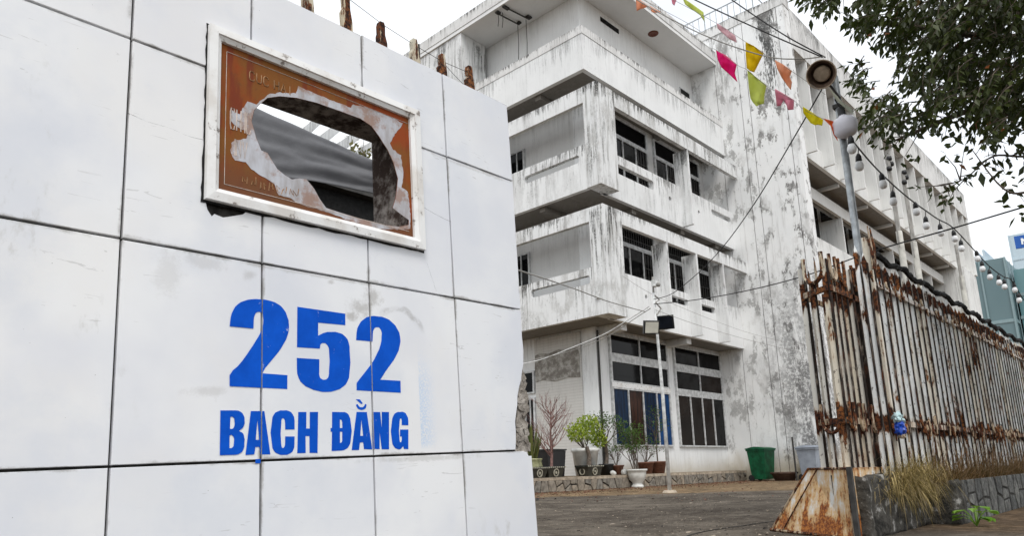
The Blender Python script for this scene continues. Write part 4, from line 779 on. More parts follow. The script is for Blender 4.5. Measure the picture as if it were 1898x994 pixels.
q.build('faded_lettering', 'plaque_ghost', pq)

# behind the wall: tarpaulin, pergola, shrub
tp = thing('tarpaulin', wl(-.6, .6, 1.6), 'grey tarpaulin sheet slung behind the broken sign', 'tarpaulin')
A, B_, C_, D_ = atD(380, 158, 5.2), atD(790, 342, 4.9), atD(780, 372, 4.85), atD(380, 305, 5.1)
q = MB(); nu, nv = 60, 26
for j in range(nv+1):
    for i in range(nu+1):
        s, t_ = i/nu, j/nv; p = A.lerp(B_, s).lerp(D_.lerp(C_, s), t_); w_ = .04*mnoise.noise(Vector((s*3+t_*4, t_*4, 1)))+.004*math.sin((t_*3.2-s*1.1)*7+2*mnoise.noise(Vector((s*3, t_*3, 0))))*(.3+t_)+.008*mnoise.noise(Vector((s*9, t_*12, 4))); q.v.append(p+WN*w_)
for j in range(nv):
    for i in range(nu): a = j*(nu+1)+i; q.f.append((a, a+1, a+nu+2, a+nu+1)); q.m.append(0)
o = q.build('sheet', 'tarp_grey', tp, True); mod = o.modifiers.new('thick', 'SOLIDIFY'); mod.thickness = .004
for p in (A, B_): MB().tube([(p.x, p.y, 0), p], .025).build('pole', 'galvanised', tp)
sh = thing('backdrop', wl(-.4, -.6, 2.4), 'added black backdrop box for the darkness below the tarpaulin', 'backdrop')
MB().prism([rect(-2.8, 1.6, -.62, 2.64)], wl, 2.6, 3.6).build('body', 'asphaltic_black', sh)  # added black box, makes the view below the tarpaulin dark
MB().prism([rect(-2.9, 1.7, 2.645, 2.70)], wl, 2.5, 3.7).build('roof', 'grille', sh)  # lid of the added dark box
r = random.Random(33); q = MB()
for k in range(60):
    u_, s_ = r.uniform(OP[0]+.4, OP[1]), r.uniform(.012, .03); bm = bmesh.new(); bmesh.ops.create_icosphere(bm, subdivisions=1, radius=s_); n_ = r.uniform(.1, T-.03); q.add([wl(u_+v_.co.x*1.4, OP[2]+.016+v_.co.y*.8+.03*(n_/T), n_+v_.co.z) for v_ in bm.verts], [tuple(x.index for x in f.verts) for f in bm.faces]); bm.free()
stuff(q.build('rubble', 'core_concrete', sw))
pg = thing('pergola', (3.6, 7.0, 0), 'white concrete pergola beams seen through the hole in the sign', 'pergola')
for i in range(5):
    a, b = atD(540+i*26, 262+i*17, 9.5), atD(605+i*30, 205+i*20, 12.0); d_ = (b-a); a = a-d_*.7; b = b+d_*.35; s = Vector((-d_.y, d_.x, 0)).normalized()*.05; up = Vector((0, 0, .10)); MB().hexa([a-s-up, a+s-up, b+s-up, b-s-up], [a-s+up, a+s+up, b+s+up, b-s+up]).build('beam', 'paint_streaked', pg)
for x_, y_ in ((540, 262), (640, 330)): p = atD(x_, y_, 9.0); MB().box(p.x-.08, p.x+.08, p.y-.08, p.y+.08, 0, p.z).build('post', 'paint_streaked', pg)
c = atD(668, 300, 7.6); t = thing('shrub', (c.x, c.y, 0), 'yellowish shrub tips seen behind the tarpaulin through the sign', 'shrub'); r = random.Random(14); q = MB(); tips = []
q.tube([(c.x, c.y, 0), (c.x, c.y, c.z*.5), (c.x, c.y, c.z-.3)], [.04, .03, .02], 6, False)
for i in range(7): branch(q, r, c-Vector((0, 0, .35)), Vector((r.uniform(-.35, .35), r.uniform(-.35, .35), 1)).normalized(), .25, .014, 2, .6, tips)
q.build('stem', 'bark_grey', t); q = MB(); foliage(q, r, [(p, (.09, .09, .08)) for p in tips], 150, .06); q.build('foliage', 'leaf_olive', t)

# ------------------------------------------------------------------ rusty fence on a stone base
YF, YR = 1.70, 1.482
fb = thing('retaining_wall', (9, 1.6, 0), 'low dark stone retaining wall under the rusty fence', 'wall')
MB().box(6.66, 22, YR, 2.1, 0, .318).build('core', 'mortar_dark', fb)
MB().box(6.67, 22, YR+.06, 2.08, .319, .34).build('soil_top', 'soil', fb)
q = MB()   # black concrete stub where the wall starts, roughly cast
nx, nz_ = 26, 10
def rough(p, a=.03, f=7): return p + Vector((mnoise.noise(p*f)*a, mnoise.noise(p*f+Vector((9, 0, 0)))*a, mnoise.noise(p*f+Vector((0, 9, 0)))*a))
bm = bmesh.new(); bmesh.ops.create_cube(bm, size=1); bmesh.ops.subdivide_edges(bm, edges=bm.edges[:], cuts=11, use_grid_fill=True)
q.add([rough(Vector((5.95+v_.co.x*1.46, 1.81+v_.co.y*.24, .205+v_.co.z*.41))) for v_ in bm.verts], [tuple(x.index for x in f.verts) for f in bm.faces])
q.add([rough(Vector((6.76+v_.co.x*.26, 1.64+v_.co.y*.33, .165+v_.co.z*.34)), .022, 9) for v_ in bm.verts], [tuple(x.index for x in f.verts) for f in bm.faces]); bm.free()
q.build('plinth', 'plinth_concrete', fb, True)
r3 = random.Random(29); sites = []; uu = 6.86
while uu < 13.0:
    w_ = r3.uniform(.2, .36)
    k = r3.random()
    if k < .3: sites.append((uu, .17+r3.uniform(-.03, .03)))
    elif k < .75: sites += [(uu+r3.uniform(-.03, .03), .08+r3.uniform(-.02, .02)), (uu+r3.uniform(-.03, .03), .25+r3.uniform(-.03, .02))]
    else: sites += [(uu+r3.uniform(-.03, .03), .06), (uu, .17), (uu+r3.uniform(-.03, .03), .28)]
    uu += w_
for c in voronoi(6.84, 13.0, 0., .335, sites, .009, 1., .021): cell_stone(c, xz, YR-.007-r3.uniform(0, .003), YR+.012, 'stone', 'retain_stone', fb, .006, .003, .001)
o = MB().box(13.0, 22, YR-.01, YR+.028, 0, .33).build('stone_face', 'retain_stone', fb)
fn = thing('rusty_fence', (9, YF, .3), 'long rusty fence of peeling white vertical bars on the stone base', 'fence')
ZT = 2.15; P = .172; nb = int((15.2-5.68)/P)
base_me = None
for i in range(nb):
    x = 5.70+i*P; s = .0055; dp = .017; ln = r3.uniform(-.003, .003)
    q = MB(); zt = ZT-.07+r3.uniform(-.05, .02)
    q.hexa([(x-s, YF-dp, .30), (x+s, YF-dp, .30), (x+s, YF+dp, .30), (x-s, YF+dp, .30)], [(x-s+ln, YF-dp, zt), (x+s+ln, YF-dp, zt), (x+s+ln, YF+dp, zt), (x-s+ln, YF+dp, zt)])
    q.add([(x-s*1.3+ln, YF-dp*1.3, zt), (x+s*1.3+ln, YF-dp*1.3, zt), (x+s*1.3+ln, YF+dp*1.3, zt), (x-s*1.3+ln, YF+dp*1.3, zt), (x+ln, YF, zt+.09)], [(0, 1, 4), (1, 2, 4), (2, 3, 4), (3, 0, 4), (3, 2, 1, 0)])
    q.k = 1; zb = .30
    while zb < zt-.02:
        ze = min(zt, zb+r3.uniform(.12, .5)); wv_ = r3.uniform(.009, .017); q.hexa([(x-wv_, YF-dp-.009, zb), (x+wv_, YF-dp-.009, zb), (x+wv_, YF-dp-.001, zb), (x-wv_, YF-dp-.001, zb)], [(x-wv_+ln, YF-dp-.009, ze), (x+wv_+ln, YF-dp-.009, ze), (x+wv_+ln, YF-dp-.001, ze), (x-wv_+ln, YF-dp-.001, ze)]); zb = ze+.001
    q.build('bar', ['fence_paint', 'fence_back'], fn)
    x2 = x+P*.45; MB().box(x2-.012, x2+.012, YF+.055, YF+.075, .30, ZT-.12+r3.uniform(-.06, .03)).build('gap_filler_bar', 'fence_back', fn)  # dark row added behind to blacken the gaps between bars
for z_, h_, nm in ((1.90, .018, 'rail'), (.79, .022, 'rail'), (.40, .018, 'rail')): MB().box(5.98, 15.2, YF-.025, YF+.021, z_-h_, z_+h_).build(nm, 'fence_rail', fn)
q = MB()   # scroll collars along the rails, eaten by rust
for i in range(nb*2):
    x = 5.9+i*P*.5
    for z_ in (1.90, .79):
        if r3.random() < .62:
            c = Vector((x+r3.uniform(-.02, .02), YF-.03, z_+r3.uniform(-.05, .05))); a = r3.uniform(.02, .04); q.tube([c+Vector((a*math.cos(k*.9), -.003*k, a*math.sin(k*.9)*1.3)) for k in range(6)], .006+r3.random()*.005, 5)
            if z_ < 1: q.tube([c+Vector((r3.uniform(-.03, .03), -.01, .06)), c+Vector((0, -.015, -.02)), c+Vector((r3.uniform(-.03, .03), -.01, -.10))], .006, 5)
stuff(q.build('scroll_collars', 'rust_heavy', fn))
q = MB(); pts = [Vector((6.0+i*.08, YF-.01+r3.uniform(-.012, .012), ZT+.02+.018*math.sin(i*.7)+r3.uniform(-.012, .012))) for i in range(116)]
q.tube(pts, [.018+.012*abs(math.sin(i*1.7)) for i in range(116)], 6); q.build('burnt_top_cable', 'asphaltic_black', fn)
# cage-like gate pier
gp_ = thing('gate_pier', (5.5, 1.85, 0), 'open rusty iron gate pier of vertical bars with scrolls and spikes on top', 'gate pier')
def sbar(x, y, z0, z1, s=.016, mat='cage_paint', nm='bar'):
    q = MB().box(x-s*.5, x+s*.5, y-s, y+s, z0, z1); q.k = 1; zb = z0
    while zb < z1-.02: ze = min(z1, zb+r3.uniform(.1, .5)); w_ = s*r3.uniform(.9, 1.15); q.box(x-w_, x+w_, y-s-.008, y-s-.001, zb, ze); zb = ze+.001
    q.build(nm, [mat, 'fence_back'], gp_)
corners = [(5.2, 1.96), (5.2, 1.78), (5.95, 1.78), (5.95, 1.96)]
for x, y, s in ((5.34, 2.0, .02), (5.27, 1.90, .012), (5.2, 1.78, .02), (5.3, 1.77, .013), (5.41, 1.77, .013), (5.53, 1.77, .013), (5.65, 1.77, .02), (5.78, 1.77, .013), (5.9, 1.77, .022), (5.45, 1.98, .013), (5.7, 1.98, .013)): sbar(x, y, .467, 1.76+(.2 if s > .018 else .06), s)
for z_ in (.79, 1.74):
    MB().box(5.185, 5.93, 1.742, 1.758, z_-.022, z_+.022).build('rail', 'rust_heavy', gp_); MB().box(5.35, 5.93, 1.995, 2.008, z_-.02, z_+.02).build('rail', 'rust_heavy', gp_); MB().hexa([(5.165, 1.762, z_-.021), (5.19, 1.762, z_-.021), (5.33, 1.99, z_-.021), (5.305, 1.99, z_-.021)], [(5.165, 1.762, z_+.021), (5.19, 1.762, z_+.021), (5.33, 1.99, z_+.021), (5.305, 1.99, z_+.021)]).build('rail', 'rust_heavy', gp_)
def uloop(c, w_, h_, ax, mat='rust_heavy', rr_=.013):
    pts = [Vector(c)+Vector(ax)*(-w_*math.cos(t_))+Vector((0, 0, -h_*math.sin(t_))) for t_ in [math.pi*k/10 for k in range(11)]]; pts = [pts[0]+Vector((0, 0, .12))]+pts+[pts[-1]+Vector((0, 0, .12))]; MB().tube(pts, rr_, 6).build('scroll', mat, gp_)
uloop((5.245, 1.875, 1.90), .10, .09, (-.52, -.85, 0), 'stub_paint', .016)
for x in (5.28, 5.46, 5.74): uloop((x, 1.745, 1.88), .055, .07, (1, 0, 0), 'rust_heavy', .013)
for x in (5.26, 5.47, 5.72): uloop((x, 1.735, .80), .045, .08, (1, 0, 0), 'rust_heavy', .012)
uloop((5.235, 1.875, .80), .09, .09, (-.52, -.85, 0), 'rust_heavy', .014)
for i, (x, y) in enumerate(((5.335, 1.99), (5.30, 1.93), (5.25, 1.86), (5.21, 1.79), (5.3, 1.76), (5.36, 1.76), (5.46, 1.76), (5.56, 1.76), (5.66, 1.76), (5.8, 1.76), (5.9, 1.76))):
    h_ = .14+.10*random.Random(i).random(); MB().tube([(x, y, 1.77), (x+.004, y, 1.77+h_*.6), (x, y, 1.77+h_)], [.010, .009, .003], 5).build('spike', 'rust_heavy' if i % 2 else 'stub_paint', gp_)
MB().box(5.955, 5.99, YF-.03, YF+.02, .30, 2.28).build('end_post', 'cage_paint', gp_)
MB().tube([(5.93, YF-.045, 2.0), (5.94, YF-.05, 2.15), (5.93, YF-.045, 2.36)], [.012, .014, .004], 6).tube([(5.99, YF-.045, 2.0), (6.0, YF-.05, 2.2), (5.99, YF-.045, 2.36)], [.012, .015, .004], 6).build('spike', 'rust_heavy', gp_)
# sloped rusty plate box at the pier's foot
bo = thing('steel_footing', (5.3, 2.1, 0), 'sloping white steel box streaked with orange rust below the gate pier', 'gate footing')
Q = [Vector(v_) for v_ in ((5.06, 1.755, 0), (5.52, 2.53, 0), (5.95, 2.45, 0), (5.95, 1.76, 0))]; U = [Vector(v_) for v_ in ((5.10, 1.76, .465), (5.44, 2.155, .465), (5.9, 2.1, .465), (5.9, 1.76, .465))]
MB().hexa(Q, U).build('plate', 'plate_rusty', bo)
def strip(a, b, w_, nm='edge_strip', mat='rust_heavy'): MB().tube([a, b], w_, 6).build(nm, mat, bo)
strip(Q[0]+Vector((-.004, 0, .012)), Q[1]+Vector((-.004, 0, .012)), .012); strip(U[0], U[1], .009); strip(Q[1], U[1], .010); strip(Q[0], U[0], .009)
a, b = Q[1].lerp(Q[0], .16), U[1].lerp(U[0], .25); strip(a+Vector((-.004, 0, .01)), b+Vector((-.004, 0, 0)), .005, 'weld_seam')
MB().box(5.05, 5.085, 1.72, 1.75, 0, .475).build('side_angle', 'grille', bo)
# dry grass and creeper
r = random.Random(101); q = MB()
def blade(mb, p, d, L, w, droop):
    s = d.cross(Vector((0, 0, 1))); s = s.normalized()*w if s.length > 1e-3 else Vector((w, 0, 0)); pts = []
    for k in range(4): t_ = k/3; pts.append(p+d*L*t_-Vector((0, 0, droop*L*t_*t_)))
    mb.add([pts[0]-s, pts[0]+s, pts[1]+s*.8, pts[1]-s*.8, pts[2]+s*.5, pts[2]-s*.5, pts[3]], [(0, 1, 2, 3), (3, 2, 4, 5), (5, 4, 6)])
for i in range(4600):
    cx = r.gauss(6.2, .32); p = Vector((cx, 1.65+r.gauss(0, .06), .38+r.gauss(0, .06)-.05*abs(cx-6.1))); d = Vector((r.gauss(.0, 1.), r.gauss(-.35, .7), r.gauss(.15, .7))).normalized(); blade(q, p, d, r.uniform(.03, .16)*(1.9 if r.random() < .05 else 1), r.choice((.0012, .0018, .0026)), r.gauss(.45, .6))
gr = q.build('dry_grass', 'straw'); stuff(gr); tag(gr, 'clump of dry yellow grass spilling over the black plinth', 'grass')
q = MB()
for i in range(5200):
    x = r.uniform(6.2, 14.5); p = Vector((x, r.uniform(1.52, 1.69), .33)); d = Vector((r.gauss(0, .6), r.gauss(-.15, .3), r.uniform(.2, 1))).normalized(); blade(q, p, d, r.uniform(.08, .30)*(1.1 if x > 6.8 else .7), .0022, r.uniform(0, .5))
for i in range(260):
    x = r.uniform(6.2, 14); p = Vector((x, r.uniform(1.55, 1.67), .33)); pts = [p]
    for k in range(4): pts.append(pts[-1]+Vector((r.gauss(0, .07), r.gauss(-.01, .02), r.uniform(.02, .12))))
    q.tube(pts, [.004, .0035, .003, .002, .001], 4, False)
cr = q.build('dry_creeper', 'straw_brown'); stuff(cr); tag(cr, 'brown withered creeper and grass along the foot of the fence', 'creeper')
for pts in (((1650, 900), (1662, 950), (1680, 985)), ((1745, 905), (1758, 925), (1775, 940)), ((1690, 960), (1722, 935), (1748, 918))):
    pass
def seedling(c, n, L, label, mat, sd):
    r = random.Random(sd); c = Vector(c); t = thing('seedling', c, label, 'seedling'); q = MB(); lf = MB()
    for i in range(n):
        a = r.uniform(0, 6.28); tip = c+Vector((math.cos(a)*L*1.0, math.sin(a)*L*1.0, r.uniform(.8, 2.2)*L)); q.tube([c, c.lerp(tip, .5)+Vector((0, 0, .02)), tip], [.004, .003, .002], 5)
        d = Vector((math.cos(a), math.sin(a), -.1)); s = Vector((-math.sin(a), math.cos(a), 0)); w_ = L*.5; ll = L*1.15; lf.add([tip, tip+d*ll*.25+s*w_*.75, tip+d*ll*.55+s*w_, tip+d*ll*.85+s*w_*.55, tip+d*ll-Vector((0, 0, .02)), tip+d*ll*.85-s*w_*.55, tip+d*ll*.55-s*w_, tip+d*ll*.25-s*w_*.75, tip+d*ll*.5-Vector((0, 0, .012))], [(0, 1, 8), (1, 2, 8), (2, 3, 8), (3, 4, 8), (4, 5, 8), (5, 6, 8), (6, 7, 8), (7, 0, 8)])
    q.build('stem', 'leaf_bright', t); lf.build('leaves', mat, t)
p = atY(1805, 1010, 1.40); seedling((p.x, 1.36, 0), 13, .075, 'bright green seedling with round leaves at the stone wall foot', 'leaf_bright', 3)
p = wl(.62, -.62, .02); p.z = 0; seedling((p.x, p.y+.05, 0.), 8, .05, 'small green weed at the foot of the gate wall end', 'leaf_bright', 5)
# blue drinks bag tied to the fence
bp = atY(1667, 792, 1.63); t = thing('plastic_bag', bp, 'crumpled blue and clear plastic bag tied to the fence', 'plastic bag')
def blob(c, R, sd, amp, name, mat, par):
    bm = bmesh.new(); bmesh.ops.create_icosphere(bm, subdivisions=3, radius=1); q = MB(); q.add([Vector(c)+Vector((v_.co.x*R[0], v_.co.y*R[1], v_.co.z*R[2]))*(1+amp*mnoise.noise(v_.co*2.3+Vector((sd, 0, 0)))) for v_ in bm.verts], [tuple(x.index for x in f.verts) for f in bm.faces]); bm.free(); return q.build(name, mat, par, False)
blob(bp+Vector((0, 0, -.01)), (.045, .04, .06), 2, .5, 'bag', 'bag_blue', t); blob(bp+Vector((-.01, 0, .06)), (.04, .035, .04), 5, .9, 'bag_top', 'bag_pale', t); blob(bp+Vector((.005, -.005, -.07)), (.028, .025, .018), 6, .6, 'bag_bottom', 'horn_beige', t)

# ------------------------------------------------------------------ pole with loudspeaker and lamp
pp = (6.80, 2.0); t = thing('lamp_pole', (pp[0], pp[1], 0), 'grey galvanised pole carrying the loudspeaker behind the rusty fence', 'pole')
MB().lathe((pp[0], pp[1], 0), [(0, 0), (.033, 0), (.033, 4.2), (0, 4.2)], 14).build('shaft', 'galvanised', t, True)
MB().box(pp[0]-.04, pp[0]+.04, pp[1]-.045, pp[1]+.045, 3.86, 3.90).build('clamp', 'grille', t); MB().tube([(pp[0], pp[1], 4.15), (pp[0]-.12, pp[1]+.05, 4.15)], .014).build('bracket', 'grille', t)
sc_ = atD(1524, 136, 6.9); ax = (EYE-sc_).normalized(); ax = (ax+Vector((0, .0, -.12))+CR*-.12).normalized(); t = thing('loudspeaker', sc_, 'round beige horn loudspeaker on top of the galvanised pole', 'loudspeaker')
MB().lathe(sc_, [(.126, .10), (.132, .105), (.138, .10), (.135, .085), (.12, .04), (.10, -.02), (.085, -.05), (.078, -.10), (0, -.10)], 28, ax).build('horn', 'horn_beige', t, True)
MB().lathe(sc_, [(.126, .10), (.112, .06), (.10, .03), (.10, -.015), (.0, -.012)], 28, ax).build('throat', 'horn_dark', t, True)
MB().lathe(sc_, [(.078, .02), (.078, -.004), (.074, .045), (.06, .05), (0, .05)], 24, ax).build('cone_plug', 'horn_beige', t, True)
MB().lathe(sc_, [(.06, -.098), (.055, -.17), (.03, -.20), (0, -.20)], 16, ax).build('driver', 'horn_dark', t, True)
MB().tube([sc_-ax*.1+Vector((0, 0, -.05)), (pp[0]-.02, pp[1]-.03, 3.95)], .012).tube([sc_-ax*.09+Vector((0, 0, .05)), (pp[0], pp[1], 4.17)], .012).build('yoke', 'grille', t)
lc = atD(1567, 237, 6.75); la = Vector((.05, -.08, -1)).normalized(); t = thing('globe_lamp', lc, 'white drum-shaped lamp hanging on the galvanised pole', 'lamp')
MB().lathe(lc, [(0, .095), (.05, .09), (.085, .07), (.105, .035), (.112, -.02), (.115, -.05), (.095, -.085), (.04, -.10), (.035, -.13)], 26, la).build('globe', 'lamp_globe', t, True)
MB().lathe(lc, [(.037, -.10), (.034, -.20), (.02, -.22), (0, -.22)], 14, la).build('socket', 'black_plastic', t, True)
MB().tube([lc-la*.2, lc-la*.3+Vector((-.03, .02, 0)), (pp[0], pp[1], 3.95)], .006).tube([lc+CR*.11, lc+CR*.2+Vector((0, 0, -.03)), lc+CR*.24+Vector((0, 0, -.01)), lc+CR*.13], .005).build('flex', 'cable_black', t)
# plastic strip fluttering at the pole head
q = MB(); pts = [(1538, 163), (1552, 178), (1562, 190), (1578, 200), (1583, 212), (1576, 208), (1562, 196), (1548, 184)]; P3 = [atD(x, y, 6.7+.02*i) for i, (x, y) in enumerate(pts)]
q.add(P3, [(0, 1, 7), (1, 2, 6, 7), (2, 3, 5, 6), (3, 4, 5)]); o = q.build('plastic_strip', 'flag_pale'); m_ = o.modifiers.new('t', 'SOLIDIFY'); m_.thickness = .001; tag(o, 'torn pale plastic strip tangled below the loudspeaker', 'plastic strip')

# festoon lights
cab = [(1577, 257, 6.6), (1600, 285, 6.75), (1625, 313, 6.9), (1658, 345, 7.1), (1690, 372, 7.3), (1715, 390, 7.5), (1738, 406, 7.65), (1766, 422, 7.8), (1803, 461, 8.1), (1834, 494, 8.35), (1860, 513, 8.6), (1873, 518, 8.7), (1884, 534, 8.8), (1898, 557, 8.95), (1925, 590, 9.2)]
fl = thing('festoon_lights', atD(*cab[0]), 'black festoon cable with white bulbs sloping down from the lamp pole', 'string lights')
MB().tube(smoothpath([atD(c[0], c[1], 6.6+max(0, c[0]-1577)/312*5.6) for c in cab], 6), .0085, 6).build('cable', 'cable_black', fl)
fdep = lambda x_: 6.6+max(0, x_-1577)/312*5.6
for x, y, ox, oy, d_ in ((1579, 276, 1577, 257, 6.6), (1593, 308, 1591, 276, 6.7), (1637, 342, 1632, 320, 6.95), (1656, 374, 1656, 343, 7.1), (1699, 393, 1695, 375, 7.35), (1717, 419, 1716, 391, 7.5), (1744, 432, 1741, 408, 7.65), (1770, 443, 1764, 421, 7.8), (1782, 461, 1782, 436, 7.95), (1812, 480, 1810, 469, 8.15), (1821, 499, 1821, 480, 8.25), (1835, 514, 1834, 494, 8.35), (1852, 524, 1850, 506, 8.5), (1862, 532, 1862, 513, 8.6), (1881, 538, 1880, 526, 8.8), (1889, 557, 1888, 541, 8.85)):
    d_ = fdep(ox); c = atD(x, y, d_); top = atD(ox, oy, d_); ax = (top-c); ax = (Vector((0, 0, 1))*.7+ax.normalized()*.5).normalized()
    s = MB().lathe(c+ax*.05, [(.026, -.005), (.030, .0), (.026, .05), (.012, .075), (0, .08)], 12, ax).tube([c+ax*.12, top], .005, 5).build('socket', 'black_plastic', fl, True)
    MB().lathe(c, [(0, -.048), (.022, -.044), (.036, -.028), (.042, -.005), (.038, .02), (.028, .04), (.024, .052)], 16, ax).build('bulb', 'bulb_white', s, True)
# overhead cables
cables = [
 ('black overhead cable from the pole head up to the left, nearer one', 'cable_black', .009, [(1525, 106, 6.8), (1420, 60, 7.0), (1290, 0, 7.3), (1150, -70, 7.6)]),
 ('black overhead cable from the pole head up to the left, upper one', 'cable_black', .009, [(1530, 106, 6.8), (1450, 62, 7.0), (1355, -2, 7.3), (1250, -80, 7.6)]),
 ('brown cable sagging from the roof corner to the loudspeaker', 'cable_grey', .008, [(1528, 104, 6.8), (1480, 109, 6.85), (1420, 104, 6.9), (1330, 75, 7.0), (1250, 38, 7.1), (1170, -8, 7.2), (1100, -60, 7.3)]),
 ('black cable slanting from the loudspeaker down to the yard light', 'cable_black', .010, [(1523, 166, 6.8), (1470, 258, 7.6), (1400, 375, 9.2), (1340, 458, 11), (1290, 510, 12.7), (1245, 545, 14), (1212, 555, 14.9)]),
 ('thick black cable crossing the facade from the tree to the yard light', 'cable_black', .012, [(1960, 365, 6.5), (1850, 398, 6.9), (1760, 425, 7.4), (1612, 468, 8.4), (1490, 512, 10), (1380, 540, 12), (1290, 556, 13.6), (1212, 564, 14.9)]),
 ('pale cable from behind the gate wall to the yard light', 'cable_grey', .014, [(930, 495, 8.0), (963, 502, 8.8), (1060, 534, 11), (1130, 560, 13), (1195, 578, 14.8)]),
 ('white cable swooping from the facade corner up to the yard light', 'pole_white', .016, [(940, 680, 17), (1000, 668, 17), (1060, 645, 16.6), (1120, 620, 16), (1160, 596, 15.4), (1204, 568, 14.9)]),
 ('grey cable beside the white cable rising to the yard light', 'cable_grey', .012, [(985, 668, 17), (1062, 650, 16.6), (1130, 622, 16), (1175, 592, 15.2), (1206, 572, 14.9)]),
 ('thin wire from the yard light sloping right to the tower', 'cable_grey', .007, [(1215, 575, 14.9), (1300, 605, 16.5), (1400, 634, 20), (1502, 658, 23)]),
 ('thin wire from the first floor sill across to the tower', 'cable_grey', .006, [(1154, 512, 18.5), (1230, 556, 19), (1380, 615, 22), (1490, 642, 24)]),
]
for lab, mat, r_, pts in cables: tag(MB().tube(smoothpath([atD(*p) for p in pts], 8), r_*.72, 5).build('overhead_cable', mat), lab, 'cable')
# bunting
def bunting(name_label, cord, flags, group):
    t = thing('bunting', atD(*cord[0]), name_label, 'bunting', group); MB().tube(smoothpath([atD(*c) for c in cord], 5), .0025, 4).build('cord', 'cable_grey', t)
    for mat, d_, poly in flags:
        r = random.Random(str(poly)); q = MB(); fl_ = [Vector(p) for p in poly]; c0 = sum(fl_, Vector((0, 0)))/len(fl_)
        tri = tessellate_polygon([[Vector((p.x, p.y, 0)) for p in fl_]]); bm = bmesh.new(); vs = [bm.verts.new((p.x, p.y, 0)) for p in fl_]
        for f in tri: bm.faces.new([vs[i] for i in f])
        bmesh.ops.subdivide_edges(bm, edges=bm.edges[:], cuts=3, use_grid_fill=True); bm.verts.ensure_lookup_table(); bm.verts.index_update()
        q.add([atD(v_.co.x, v_.co.y, d_+.03*math.sin(v_.co.x*.22+v_.co.y*.05)+.02*mnoise.noise(v_.co*.08)) for v_ in bm.verts], [tuple(x.index for x in f.verts) for f in bm.faces]); bm.free()
        o = q.build('flag', 'flag_'+mat, t, True); mo = o.modifiers.new('t', 'SOLIDIFY'); mo.thickness = .0012
bunting('lower bunting string with magenta, lime, rose and yellow pennants', [(1170, -20, 7.4), (1300, 78, 7.2), (1327, 92, 7.1), (1366, 120, 7.05), (1386, 130, 7.0), (1422, 160, 6.95), (1470, 185, 6.9), (1490, 203, 6.85), (1530, 222, 6.8), (1556, 232, 6.75)], [
  ('pink', 7.1, [(1327, 92), (1345, 102), (1366, 119), (1362, 135), (1367, 152), (1350, 136), (1337, 124), (1330, 110)]),
  ('lime', 7.0, [(1385, 130), (1402, 143), (1421, 158), (1417, 176), (1416, 192), (1408, 194), (1402, 197), (1395, 189), (1391, 182), (1388, 160)]),
  ('rose', 6.93, [(1436, 164), (1452, 173), (1472, 185), (1471, 203), (1461, 204), (1458, 195), (1452, 186), (1447, 196), (1440, 197), (1438, 180)]),
  ('lemon', 6.85, [(1488, 197), (1505, 208), (1526, 222), (1524, 233), (1516, 231), (1511, 232), (1502, 228), (1495, 218), (1489, 209)]),
  ('orange', 6.78, [(1525, 219), (1540, 223), (1552, 228), (1549, 236), (1553, 262), (1545, 250), (1540, 234), (1532, 226)])], 'bunting over the yard')
bunting('upper bunting string with blush, yellow and peach pennants', [(1165, -40, 7.6), (1240, -5, 7.45), (1327, 42, 7.3), (1380, 76, 7.15), (1432, 110, 7.05), (1468, 132, 6.95), (1530, 175, 6.85)], [
  ('blush', 7.25, [(1328, 42), (1345, 52), (1363, 66), (1366, 79), (1352, 72), (1338, 60), (1330, 52)]),
  ('yellow', 7.1, [(1382, 77), (1396, 84), (1416, 98), (1410, 110), (1404, 122), (1398, 134), (1390, 131), (1384, 126), (1382, 100)]),
  ('peach', 7.0, [(1436, 111), (1450, 118), (1468, 131), (1464, 142), (1468, 152), (1466, 167), (1458, 157), (1449, 144), (1441, 128)]),
  ('lime', 7.4, [(1264, -6), (1282, 6), (1304, 22), (1306, 40), (1298, 28), (1284, 18), (1270, 8)]),
  ('rose', 7.5, [(1243, -8), (1254, -1), (1250, 10), (1246, 6)])], 'bunting over the yard')
bunting('short bunting piece with torn peach pennants near the roof edge', [(1150, -30, 7.5), (1180, -8, 7.45), (1225, 16, 7.4), (1270, 40, 7.35), (1305, 62, 7.3)], [
  ('peach', 7.45, [(1178, -8), (1190, 2), (1202, 10), (1196, 14), (1188, 16), (1180, 20), (1179, 6)]),
  ('peach', 7.4, [(1204, 10), (1214, 16), (1226, 22), (1216, 23), (1208, 22)])], 'bunting over the yard')

# ------------------------------------------------------------------ yard light pole
b = Vector((13.15, 8.11, 0)); t = thing('yard_light', b, 'slim white pole with twin solar floodlights and a camera in the yard', 'light pole')
MB().tube([b, b+Vector((0, 0, 2.0)), b+Vector((-.02, .01, 3.2)), b+Vector((-.04, .02, 4.25))], [.040, .036, .030, .026], 10).build('shaft', 'pole_white', t, True)
MB().tube([b+Vector((-.04, .02, 4.2)), b+Vector((-.03, .02, 4.62))], .022, 8).build('top_tube', 'cable_grey', t)
MB().lathe(b, [(0, .05), (.12, .05), (.16, .0)], 12).build('foot', 'cement_cap', t)
def flood(px, py, w, h, mat, nm, yaw):
    c = atY(px, py, 8.05); f = Vector((math.cos(yaw), math.sin(yaw), -.35)).normalized(); s = f.cross(Vector((0, 0, 1))).normalized(); u = s.cross(f); a = [c-s*w-u*h, c+s*w-u*h, c+s*w+u*h, c-s*w+u*h]
    o = MB().hexa([p-f*.04 for p in a], [p+f*.04 for p in a]).build(nm, 'black_plastic', t); a2 = [c+(p-c)*.84 for p in a]; MB().hexa([p+f*.041 for p in a2], [p+f*.047 for p in a2]).build('face', mat, o)
flood(1207, 607, .17, .14, 'flood_face', 'floodlight', rad(232)); flood(1232, 598, .20, .15, 'solar_panel', 'floodlight', rad(205))
